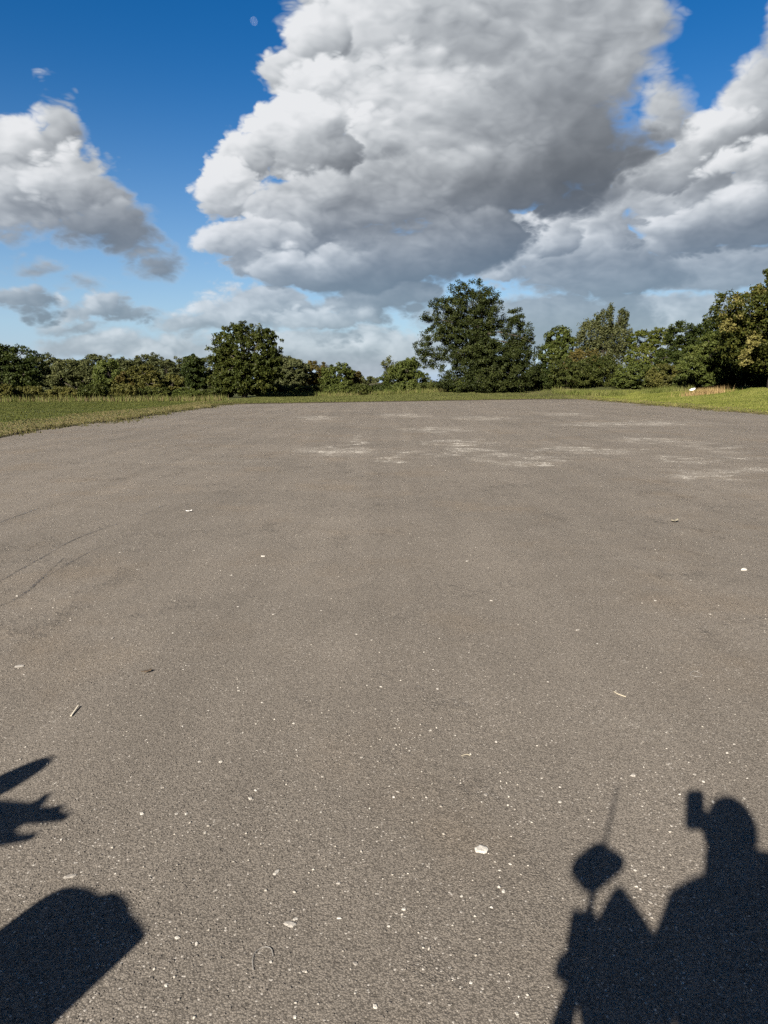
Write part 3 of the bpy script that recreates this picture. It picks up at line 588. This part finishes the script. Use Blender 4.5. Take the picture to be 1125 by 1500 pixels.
x, y = scatter(17000, 1.35, 17); x2_, y2_ = scatter(2500, 1.35, 4.0); x, y = np.concatenate([x, x2_]), np.concatenate([y, y2_]); k_ = rng.random(len(x)) < 0.22 + 0.8 * sstep(fbm(x * 0.9, y * 0.7, 4), 0.42, 0.66); x, y = x[k_], y[k_]
r_ = 0.0016 + 0.0058 * rng.random(len(x)) ** 4
V, Fi = octa(np.stack([x, y, r_ * 0.2], -1), r_, 0.45)
tag(link('pale_grit', mesh_np('pale_grit', V, Fi, 3), CHIP), 'fine pale grit scattered over the tarmac', 'grit', kind='stuff')
def chip_mesh(sd, irregular=0.55, th=0.42, n=7):
    r = random.Random(sd); ang = sorted((i + 0.6 * r.random()) / n * 2 * math.pi for i in range(n)); el = 0.55 + 0.35 * r.random()
    ring = [(math.cos(a) * (1 - irregular * r.random()), el * math.sin(a) * (1 - irregular * r.random())) for a in ang]
    V = [(p[0], p[1], -0.1) for p in ring] + [(p[0] * 0.98, p[1] * 0.98, th * (0.45 + 0.3 * r.random())) for p in ring] + [(p[0] * 0.66, p[1] * 0.66, th * (0.85 + 0.3 * r.random())) for p in ring] + [(0, 0, th)]
    Fc = [(i, (i + 1) % n, n + (i + 1) % n, n + i) for i in range(n)] + [(n + i, n + (i + 1) % n, 2 * n + (i + 1) % n, 2 * n + i) for i in range(n)] + [(2 * n + i, 2 * n + (i + 1) % n, 3 * n) for i in range(n)]
    me = bpy.data.meshes.new('stone_chip'); me.from_pydata(V, [], Fc); me.update(); me.materials.append(CHIP1); return me
def chip1_mat():
    m, nt, b = new_mat('stone_chip'); t = nt.add('ShaderNodeTexCoord'); oi = nt.add('ShaderNodeObjectInfo')
    n = nt.noise(t.outputs['Object'], 3.0, 5, 0.65)
    c_ = nt.mix(oi.outputs['Random'], c4(0.16, 0.143, 0.122), c4(0.37, 0.345, 0.30))
    nt.inp(b, 'Base Color', nt.vec('SCALE', c_, scale=nt.mapr(n, 0.3, 0.7, 0.65 * ALB, 1.15 * ALB))); b.inputs['Roughness'].default_value = 0.8
    return m
CHIP1 = chip1_mat()
chips = [chip_mesh(i) for i in range(8)]
spots = [(953, 1322, 11), (712, 1164, 9), (928, 1136, 12), (592, 1332, 10), (397, 1409, 7), (244, 1443, 10), (260, 1374, 10), (288, 1383, 9), (374, 1158, 8), (367, 1170, 9), (273, 1192, 9), (259, 1192, 8), (208, 1192, 9), (323, 1116, 9), (292, 1116, 7), (1090, 835, 13), (165, 935, 9), (641, 1009, 6), (631, 1070, 6), (727, 1087, 6), (558, 1006, 5), (545, 938, 6), (684, 822, 6), (846, 923, 7), (875, 943, 6), (496, 1294, 8), (577, 1168, 7), (85, 1310, 6), (90, 1230, 6), (1018, 1135, 8), (1065, 1103, 6), (1090, 1170, 7), (1044, 1175, 10), (820, 1175, 7), (870, 1205, 5), (930, 1275, 7), (945, 1283, 6), (820, 1153, 5), (410, 1328, 6), (497, 1345, 8), (512, 1375, 7), (521, 1412, 10), (520, 1455, 7), (550, 1475, 12), (757, 1485, 9), (760, 1460, 5), (738, 1306, 9), (747, 1266, 6), (732, 1275, 7), (676, 1313, 6), (570, 1357, 7), (440, 1425, 6), (432, 1490, 8), (300, 1220, 8), (440, 1240, 6), (470, 1190, 6), (160, 1255, 8), (60, 1185, 5), (345, 1350, 7), (620, 1420, 6), (690, 1440, 7), (1075, 1090, 6), (1030, 1145, 7), (984, 1210, 6), (910, 1140, 7), (385, 815, 8), (400, 900, 7), (350, 1012, 6), (1040, 900, 6), (960, 880, 6), (1012, 850, 6), (720, 880, 6), (30, 1130, 5), (530, 1110, 6), (600, 1100, 6), (430, 1060, 6), (150, 1360, 5), (900, 1400, 6), (1000, 1440, 7), (1060, 1380, 6), (1100, 1450, 7), (960, 1480, 6), (870, 1350, 5), (60, 1440, 6), (110, 1390, 5)]
rr = random.Random(3)
while len(spots) < 210: spots.append((rr.uniform(0, 1125), 800 + 690 * rr.random() ** 0.8, rr.uniform(2.6, 5.0)))
for i, (px, py, sz) in enumerate(spots):
    p = ground(px, py); d = (p - Vector((0, 0, CAMH))).dot(Vector((0, cp, -sp))); rad = sz * 0.50 * d / F
    o = link('stone_chip', chips[i % 8]); o.location = (p.x, p.y, 0.0); o.rotation_euler = (rr.uniform(-0.1, 0.1), rr.uniform(-0.1, 0.1), rr.uniform(0, 6.28)); o.scale = (rad, rad, rad * rr.uniform(0.5, 1.0))
    tag(o, 'small pale stone chip lying loose on the tarmac', 'stone chip', 'pale stone chips on the tarmac')
def big_chip(px, py, wpx, label, rz, asp, sd, irr=0.35):
    p = ground(px, py); d = (p - Vector((0, 0, CAMH))).dot(Vector((0, cp, -sp))); r = wpx / 2 * d / F
    o = link('stone_flake', chip_mesh(sd, irr, 0.22, 11)); o.location = p; o.rotation_euler = (0, 0, rz); o.scale = (r, r * asp, r * 0.7); tag(o, label, 'stone flake')
big_chip(705, 1245, 27, 'largest pale flat stone flake lying alone in mid tarmac', 0.2, 1.3, 91, 0.5)
big_chip(425, 1354, 24, 'long white flake near the bent wire loop', -0.15, 0.6, 92)
big_chip(433, 1346, 10, 'small rounded white pebble touching the long white flake', 0.5, 1.2, 93)
big_chip(405, 1278, 18, 'narrow upright pale flake beside the coarse patch', 1.1, 0.7, 94)
big_chip(103, 1284, 22, 'white wedge-shaped flake beside the rounded shadow', 0.35, 0.7, 95)
big_chip(28, 976, 16, 'grey-white crumbly flake lying beyond the pale splinter', 0.2, 1.0, 96)
WOODP = plain('pale_wood', (0.36, 0.32, 0.25), 0.7, var=0.15, scale=120)
# splinter
a_, b_ = ground(104, 1050), ground(115, 1036); bm = bmesh.new(); bmesh.ops.create_cube(bm, size=1)
L_ = (b_ - a_).length
for v_ in bm.verts: v_.co = Vector((v_.co.x * 0.0085 * (0.8 if v_.co.y > 0 else 1.0), v_.co.y * L_, v_.co.z * 0.005))
bmesh.ops.bevel(bm, geom=bm.edges[:], offset=0.001, segments=1, affect='EDGES')
o = tag(link('wood_splinter', bm_mesh('wood_splinter', bm), WOODP), 'flat pale wooden splinter lying on the tarmac', 'splinter'); o.location = (a_ + b_) / 2 + Vector((0, 0, 0.007)); o.rotation_euler = (R(3), 0, math.atan2((b_ - a_).y, (b_ - a_).x) - math.pi / 2)
def wire(name, pts, rad, mat, label, cat, z=0.003):
    G = [ground(*p) + Vector((0, 0, z + 0.001 * math.sin(i * 1.7))) for i, p in enumerate(pts)]
    cur = []
    for i in range(len(G) - 1):
        a, b_, c_, d_ = G[max(i - 1, 0)], G[i], G[i + 1], G[min(i + 2, len(G) - 1)]
        for k in range(5):
            u = k / 5; cur.append(0.5 * ((2 * b_) + (c_ - a) * u + (2 * a - 5 * b_ + 4 * c_ - d_) * u * u + (3 * b_ - a - 3 * c_ + d_) * u ** 3))
    cur.append(G[-1]); tag(link(name, tubes_mesh(name, [(cur, [rad] * len(cur))], 6), mat), label, cat)
WIRE = plain('dull_wire', (0.17, 0.16, 0.145), 0.5, var=0.3); STRAW = plain('straw', (0.27, 0.235, 0.17), 0.8)
wire('wire_loop', [(371, 1422), (370, 1406), (376, 1394), (388, 1388), (397, 1391), (400, 1402)], 0.0011, WIRE, 'thin bent wire loop lying on coarse tarmac', 'wire')
wire('wire_ring', [(1011, 987), (1017, 984), (1025, 987), (1027, 991), (1020, 992), (1013, 990), (1010, 987)], 0.0014, WIRE, 'small flattened ring of pale wire', 'wire')
wire('straw_stalk', [(899, 1014), (905, 1018), (917, 1022)], 0.0028, STRAW, 'short thick pale straw stalk', 'straw', 0.005)
wire('thin_stalk', [(676, 1108), (684, 1106), (689, 1108)], 0.0016, STRAW, 'thin short straw bent on the tarmac', 'straw')
def curl(name, px, py, wpx, mat, label, cat, hgt=0.5):
    p = ground(px, py); d = p.y; r = wpx / 2 * d / F / cp; n = 7; V = []; Fc = []
    for j in range(n):
        u = j / (n - 1) * 2 - 1; w = (1 - u * u) ** 0.6 * 0.45 + 0.04
        for k in range(3): V.append((u * r, (k - 1) * w * r, r * hgt * (0.15 + 0.5 * u * u * 0.6 + 0.25 * abs(k - 1) + 0.12 * math.sin(j * 2.2 + k))))
        if j:
            for k in range(2): a = (j - 1) * 3 + k; Fc.append((a, a + 1, a + 4, a + 3))
    me = bpy.data.meshes.new(name); me.from_pydata(V, [], Fc); smooth_mesh(me)
    o = tag(link(name, me, mat), label, cat); o.location = p + Vector((0, 0, 0.003)); o.rotation_euler = (0, 0, 0.5)
    md = o.modifiers.new('thickness', 'SOLIDIFY'); md.thickness = 0.0015
curl('fallen_leaf', 215, 985, 16, plain('dead_leaf', (0.075, 0.052, 0.030), 0.7), 'curled dark brown dead leaf on the tarmac', 'leaf')
curl('dry_leaf', 988, 765, 15, plain('dry_leaf', (0.17, 0.15, 0.11), 0.7), 'dark curled dry leaf lying alone beyond the specks', 'leaf', 0.8)
curl('paper_scrap', 277, 750, 9, plain('paper', (0.62, 0.60, 0.56), 0.8), 'crumpled white paper scrap far out on the tarmac', 'litter', 0.8)
# crumpled white bag at the foot of the right-hand bushes
bm = bmesh.new(); bmesh.ops.create_icosphere(bm, subdivisions=3, radius=1)
for v_ in bm.verts:
    n_ = 1 + 0.22 * math.sin(5 * v_.co.x + 3 * v_.co.z) * math.sin(4 * v_.co.y + 2 * v_.co.x) + 0.10 * math.sin(13 * v_.co.x + 9 * v_.co.y + 7 * v_.co.z)
    v_.co = Vector((v_.co.x * 0.27 * n_, v_.co.y * 0.2 * n_, (v_.co.z + 0.85) * 0.11 * n_ * (1 + 0.5 * v_.co.x)))
bx_ = at(1015, 560, 66); o = tag(link('plastic_bag', bm_mesh('plastic_bag', bm, True), plain('white_plastic', (0.72, 0.72, 0.72), 0.45)), 'crumpled white bag lying by the russet straw patch', 'bag')
o.location = (bx_.x, 66, float(terr(bx_.x, 66)) + 0.22)
# ------------------------------------------------------------------ the moon, a lit globe seen through the blue air
bm = bmesh.new(); bmesh.ops.create_uvsphere(bm, u_segments=32, v_segments=16, radius=1)
mm_, nt, b = new_mat('moon'); nt.n.remove(b); df = nt.add('ShaderNodeBsdfDiffuse'); tr = nt.add('ShaderNodeBsdfTransparent'); ad = nt.add('ShaderNodeAddShader'); t = nt.add('ShaderNodeTexCoord')
nt.inp(df, 'Color', nt.mix(nt.mapr(nt.noise(t.outputs['Object'], 1.6, 4, 0.6), 0.42, 0.58), c4(0.012, 0.012, 0.013), c4(0.019, 0.019, 0.020)))
nt.l.new(df.outputs[0], ad.inputs[0]); nt.l.new(tr.outputs[0], ad.inputs[1]); nt.l.new(ad.outputs[0], mm_.node_tree.nodes['Material Output'].inputs[0])
d_ = ray(372, 31).normalized(); o = tag(link('moon', bm_mesh('moon', bm, True), mm_), 'pale daytime moon in the clear blue beside the clouds', 'moon'); o.location = Vector((0, 0, CAMH)) + d_ * 9000; o.scale = (41,) * 3

# ------------------------------------------------------------------ behind the lens: what throws the shadows over the tarmac
AD = Vector((anti.x, anti.y, 0)).normalized(); LAT = Vector((AD.y, -AD.x, 0))
def shadow_pt(px, py, B):                   # point above the ground, in the upright plane through B, that shades the pixel
    G = ground(px, py); B = Vector((B[0], B[1], 0)); s = (G - B).dot(AD); hor = math.cos(SUN_EL)
    return G + SUN * (s / hor)
def prism(name, B, outline, thick, mat, parent, foot=False, bevel=0.0):
    P = [shadow_pt(*q, B) for q in outline]
    if foot: P += [Vector((P[-1].x, P[-1].y, 0)), Vector((P[0].x, P[0].y, 0))]
    bm = bmesh.new(); org = Vector((B[0], B[1], 0))
    f = bm.faces.new([bm.verts.new(p - org - AD * thick / 2) for p in P])
    ex = bmesh.ops.extrude_face_region(bm, geom=[f]); bmesh.ops.translate(bm, verts=[v for v in ex['geom'] if isinstance(v, bmesh.types.BMVert)], vec=AD * thick)
    bmesh.ops.recalc_face_normals(bm, faces=bm.faces[:])
    if bevel: bmesh.ops.bevel(bm, geom=bm.edges[:], offset=bevel, segments=2, affect='EDGES', clamp_overlap=True)
    return link(name, bm_mesh(name, bm), mat, parent)
DKP = plain('dark_plastic', (0.03, 0.03, 0.032), 0.5); CANV = plain('canvas', (0.10, 0.10, 0.08), 0.9, scale=80); LGT = plain('pale_plastic', (0.55, 0.55, 0.53), 0.5)
TB = (-0.46, -0.26); tri = tag(link('shadow_tripod', None, loc=(TB[0], TB[1], 0)), 'unseen tripod, shaped for its shadow, with a diamond-shaped receiver on its pole beside the photographer', 'tripod')  # unseen, type guessed; outlines cut to throw the pole and diamond shadow
org = Vector((TB[0], TB[1], 0))
prism('headpiece', TB, [(868, 1240), (876, 1237), (884, 1240), (911, 1258), (916, 1265), (911, 1273), (880, 1299), (868, 1305), (856, 1300), (840, 1280), (836, 1270), (841, 1261)], 0.05, LGT, tri, bevel=0.004)
sp_ = lambda *q: shadow_pt(*q, TB) - org
link('pole', tubes_mesh('pole', [([sp_(871, 1298), sp_(862, 1340), sp_(852, 1400)], [0.011, 0.011, 0.014])], 8), DKP, tri)
link('aerial', tubes_mesh('aerial', [([sp_(884, 1245), sp_(895, 1195), sp_(905, 1150)], [0.0055, 0.005, 0.004])], 6), DKP, tri)
prism('pole_lump', TB, [(838, 1332), (846, 1340), (862, 1336), (874, 1342), (872, 1375), (858, 1400), (832, 1400), (830, 1380)], 0.05, DKP, tri, bevel=0.006)
prism('bracket', TB, [(815, 1406), (830, 1398), (856, 1400), (850, 1440), (828, 1436), (812, 1424)], 0.05, DKP, tri, bevel=0.006)
hub = sp_(848, 1415)
for q in ((-0.30, -0.10), (0.22, -0.22), (0.10, 0.02)):
    e = Vector((hub.x, hub.y, 0)) + LAT * q[0] * 0.55 + AD * q[1]
    link('leg', tubes_mesh('leg', [([hub, hub.lerp(e, 0.5), e], [0.017, 0.015, 0.010])], 8), DKP, tri)
CB = (-0.36, -0.34); cov = tag(link('peaked_shadow_caster', None, loc=(CB[0], CB[1], 0)), 'unseen peaked form added for its shadow between tripod and photographer', 'bag')  # unseen peaked form, added and widened to fill the shadow outline
prism('peaked_body', CB, [(990, 1440), (955, 1385), (940, 1362), (922, 1334), (908, 1314), (900, 1312), (888, 1330), (874, 1356), (858, 1398), (850, 1440), (862, 1500), (876, 1560)], 0.14, CANV, cov, foot=True, bevel=0.015)
hp = shadow_pt(904, 1316, CB) - Vector((CB[0], CB[1], 0)); link('peak_loop', tubes_mesh('peak_loop', [([hp - LAT * 0.02, hp + Vector((0, 0, 0.012)), hp + LAT * 0.02], [0.005] * 3)], 6), DKP, cov)
PB = (-1.75, 0.36); pk = tag(link('upright_shadow_caster', None, loc=(PB[0], PB[1], 0)), 'tall round-shouldered form, unseen, shaped for the shadow it throws', 'shadow caster')  # unseen upright form of guessed identity, shaped to throw the rounded shadow
prism('upright_body', PB, [(206, 1380), (197, 1362), (182, 1346), (177, 1326), (165, 1317), (150, 1315), (140, 1321), (122, 1310), (98, 1306), (74, 1311), (46, 1327), (16, 1349), (-6, 1368)], 0.08, CANV, pk, foot=True, bevel=0.012)
q_ = shadow_pt(165, 1312, PB) - Vector((PB[0], PB[1], 0)); link('upright_stub', tubes_mesh('upright_stub', [([q_, q_ - Vector((0, 0, 0.1))], [0.012, 0.012])], 6), DKP, pk)
LB = (-2.75, 0.40); pl = tag(link('ragged_shadow_caster', None, loc=(LB[0], LB[1], 0)), 'unseen made-up form with one long blade and a ragged blade, shaped for its shadow', 'plant')  # invented unseen form; its leaf outlines are cut to throw the ragged shadow
prism('leaf', LB, [(78, 1111), (70, 1108), (40, 1118), (10, 1131), (-30, 1150), (-70, 1172), (-70, 1200), (-20, 1176), (20, 1155), (56, 1132), (74, 1118)], 0.012, LM['mid'], pl)
prism('leaf', LB, [(-70, 1172), (0, 1172), (50, 1176), (64, 1164), (75, 1162), (66, 1176), (62, 1181), (78, 1182), (94, 1178), (90, 1187), (104, 1193), (94, 1202), (60, 1206), (34, 1207), (24, 1214), (30, 1222), (58, 1220), (44, 1231), (0, 1239), (-70, 1258)], 0.012, LM['mid'], pl)
q1 = shadow_pt(-60, 1190, LB) - Vector((LB[0], LB[1], 0)); q2 = shadow_pt(-60, 1220, LB) - Vector((LB[0], LB[1], 0))
link('stem', tubes_mesh('stem', [([(q1.x * 1.2, q1.y * 1.2, 0.2), q2.lerp(q1, -1.5), q1], [0.02, 0.014, 0.008])], 6), LM['mid'], pl)
link('caster_foot', tubes_mesh('caster_foot', [([(q1.x * 1.2, q1.y * 1.2, 0.0), (q1.x * 1.2, q1.y * 1.2, 0.26), (q1.x * 1.2, q1.y * 1.2, 0.28)], [0.11, 0.15, 0.155])], 16), plain('terracotta', (0.28, 0.13, 0.08), 0.85), pl)

# the phone the picture was taken with
ph = link('phone', None, loc=(0, 0, CAMH)); ph.rotation_euler = (-PITCH, 0, 0); tag(ph, 'dark phone held up in portrait by the photographer', 'phone')
bm = bmesh.new(); bmesh.ops.create_cube(bm, size=1)
for v_ in bm.verts: v_.co = Vector((v_.co.x * 0.074 - 0.017, v_.co.y * 0.008 - 0.020, v_.co.z * 0.15 - 0.055))
bmesh.ops.bevel(bm, geom=[e for e in bm.edges if abs((e.verts[0].co - e.verts[1].co).y) > 0.004], offset=0.010, segments=4, affect='EDGES'); link('phone_body', bm_mesh('phone_body', bm), DKP, ph)
for dx_, dz_ in ((0.0, 0.0), (0.0, -0.022), (-0.018, -0.011)):
    link('lens', tubes_mesh('lens', [([(dx_, -0.017, dz_), (dx_, -0.013, dz_)], [0.008, 0.0075])], 16), DKP, ph)
# the photographer: one continuous body grown from a skeleton
hp_ = shadow_pt(1071, 1217, (0, 0)); t_ = (1.715 - hp_.z) / SUN.z; hd = hp_ + SUN * t_
def person():
    H = Vector((hd.x, hd.y, 0)); lx = lambda a, f, z: H + Vector((a, f, z))
    J = {}; E = []
    def j(n, p, r, par=None): J[n] = (p, r); E.append((par, n)) if par else None
    j('pelvis', lx(0.04, -0.02, 0.98), (0.19, 0.14)); j('belly', lx(0.04, -0.02, 1.15), (0.19, 0.14), 'pelvis'); j('chest', lx(0.04, -0.02, 1.36), (0.20, 0.14), 'belly')
    j('collar', lx(0.03, -0.01, 1.50), (0.13, 0.10), 'chest'); j('neck', lx(0.015, 0.0, 1.57), (0.070, 0.072), 'collar'); j('jaw', lx(0.0, 0.02, 1.645), (0.076, 0.086), 'neck'); j('head', lx(0, 0, 1.715), (0.086, 0.104), 'jaw'); j('crown', lx(0, -0.01, 1.785), (0.068, 0.082), 'head')
    for s, tag_ in ((-1, 'l'), (1, 'r')):
        j('hip' + tag_, lx(0.04 + s * 0.10, -0.02, 0.90), (0.10, 0.10), 'pelvis'); j('knee' + tag_, lx(0.04 + s * 0.12, 0.0, 0.50), (0.065, 0.068), 'hip' + tag_); j('ankle' + tag_, lx(0.04 + s * 0.13, -0.03, 0.09), (0.045, 0.048), 'knee' + tag_); j('toe' + tag_, lx(0.04 + s * 0.15, 0.15, 0.04), (0.045, 0.038), 'ankle' + tag_)
        j('sho' + tag_, lx(0.04 + s * 0.19, -0.02, 1.46), (0.075, 0.075), 'collar')
        if s > 0:
            j('elb' + tag_, lx(0.27, 0.06, 1.24), (0.055, 0.055), 'sho' + tag_)
            w = Vector((0.045, -0.075, CAMH - 0.165)); j('wri' + tag_, w, (0.032, 0.03), 'elb' + tag_)
            pm_ = Vector((0.030, -0.050, CAMH - 0.105)); b0 = Vector((0.032, -0.042, CAMH - 0.130)); up = Vector((0, 0, 0.019)); fw = Vector((0.002, 0.022, 0)); bn = Vector((-0.003, 0.036, 0)); cu = Vector((-0.022, 0.036, 0.002)); th0 = Vector((-0.006, -0.012, 0.02)); th1 = Vector((-0.026, -0.004, 0.036))
        else:
            j('elb' + tag_, lx(-0.245, -0.02, 1.17), (0.058, 0.058), 'sho' + tag_)
            w = lx(-0.16, 0.14, 1.00); j('wri' + tag_, w, (0.034, 0.032), 'elb' + tag_)
            pm_ = lx(-0.12, 0.17, 0.95); b0 = lx(-0.12, 0.19, 0.915); up = Vector((0.0, 0.006, 0.019)); fw = Vector((0.022, 0.008, -0.012)); bn = Vector((0.040, 0.004, -0.020)); cu = Vector((0.050, -0.014, -0.022)); th0 = Vector((0.015, 0.02, 0.02)); th1 = Vector((0.035, 0.02, 0.015))
        j('pal' + tag_, pm_, (0.024, 0.032), 'wri' + tag_)
        for q in range(4):
            j('f%da' % q + tag_, b0 + up * q + fw, (0.0088, 0.0088), 'pal' + tag_); j('f%db' % q + tag_, b0 + up * q + bn, (0.008, 0.008), 'f%da' % q + tag_); j('f%dc' % q + tag_, b0 + up * q + cu * (0.9 + 0.05 * q), (0.007, 0.007), 'f%db' % q + tag_)
        j('t0' + tag_, pm_ + th0, (0.010, 0.010), 'pal' + tag_); j('t1' + tag_, pm_ + th1, (0.009, 0.009), 't0' + tag_)
    names = list(J); ix = {n: i for i, n in enumerate(names)}
    me = bpy.data.meshes.new('skeleton'); me.from_pydata([tuple(J[n][0]) for n in names], [(ix[a], ix[b]) for a, b in E], [])
    o = bpy.data.objects.new('skeleton', me); col.objects.link(o)
    md = o.modifiers.new('skin', 'SKIN'); md.use_smooth_shade = True; sv = me.skin_vertices[0].data
    for n in names: sv[ix[n]].radius = J[n][1]
    sv[0].use_root = True
    o.modifiers.new('sub', 'SUBSURF').levels = 2
    dg = bpy.context.evaluated_depsgraph_get(); em = bpy.data.meshes.new_from_object(o.evaluated_get(dg)); bpy.data.objects.remove(o)
    em.materials.clear()
    for m_ in (plain('jacket', (0.035, 0.045, 0.07), 0.9, scale=60), plain('trousers', (0.05, 0.05, 0.055), 0.9, scale=60), plain('skin', (0.42, 0.26, 0.19), 0.55, var=0.08), plain('shoes', (0.04, 0.03, 0.025), 0.6)): em.materials.append(m_)
    for p in em.polygons:
        c_ = p.center; near = (c_ - Vector((-0.017, -0.03, CAMH - 0.10))).length
        p.material_index = 2 if (c_.z > 1.575 and near > 0.14) or near < 0.10 or (c_ - lx(-0.10, 0.17, 0.93)).length < 0.075 else 3 if c_.z < 0.11 else 1 if c_.z < 0.95 else 0
    em.name = 'person'; po = tag(link('person', em), 'photographer in dark jacket holding a phone up with the right hand', 'person')
    # hair, nose and ears
    bm = bmesh.new(); bmesh.ops.create_icosphere(bm, subdivisions=3, radius=1)
    bmesh.ops.delete(bm, geom=[v for v in bm.verts if v.co.z < -0.15 + max(0, v.co.y) * 0.7], context='VERTS')
    for v in bm.verts: v.co = Vector((v.co.x * 0.086, v.co.y * 0.108 - 0.006, v.co.z * 0.118)) + lx(0, 0, 1.728)
    h = link('hair', bm_mesh('hair', bm, True), plain('hair', (0.05, 0.035, 0.022), 0.8, scale=200), po)
    # turned-up hood collar round the neck
    rings = [(1.50, 0.135, 0.125), (1.55, 0.122, 0.118), (1.60, 0.116, 0.114), (1.655, 0.118, 0.116)]; V = []; Fc = []
    for k_, (z_, ra_, rb_) in enumerate(rings):
        for i_ in range(20):
            an = i_ / 20 * 2 * math.pi; fr = max(0.0, math.sin(an)); V.append(tuple(lx(0.02 + ra_ * math.cos(an), -0.03 + rb_ * math.sin(an), z_ - 0.05 * fr * (k_ / 3))))
            if k_: Fc.append(((k_ - 1) * 20 + i_, (k_ - 1) * 20 + (i_ + 1) % 20, k_ * 20 + (i_ + 1) % 20, k_ * 20 + i_))
    hm = bpy.data.meshes.new('collar'); hm.from_pydata(V, [], Fc); smooth_mesh(hm); ho = link('collar', hm, em.materials[0], po); ho.modifiers.new('thickness', 'SOLIDIFY').thickness = 0.012
    for nm, c_, sc in (('nose', lx(0, 0.105, 1.69), (0.016, 0.022, 0.026)), ('ear', lx(-0.086, 0, 1.69), (0.012, 0.024, 0.034)), ('ear', lx(0.086, 0, 1.69), (0.012, 0.024, 0.034)), ('eye', lx(-0.031, 0.090, 1.712), (0.013, 0.010, 0.009)), ('eye', lx(0.031, 0.090, 1.712), (0.013, 0.010, 0.009)), ('mouth', lx(0, 0.096, 1.645), (0.024, 0.010, 0.007))):
        bm = bmesh.new(); bmesh.ops.create_icosphere(bm, subdivisions=2, radius=1)
        for v in bm.verts: v.co = Vector((v.co.x * sc[0], v.co.y * sc[1], v.co.z * sc[2])) + c_
        link(nm, bm_mesh(nm, bm, True), em.materials[2] if nm in ('nose', 'ear') else LGT if nm == 'eye' else plain('lips', (0.30, 0.13, 0.11), 0.5), po)
person()
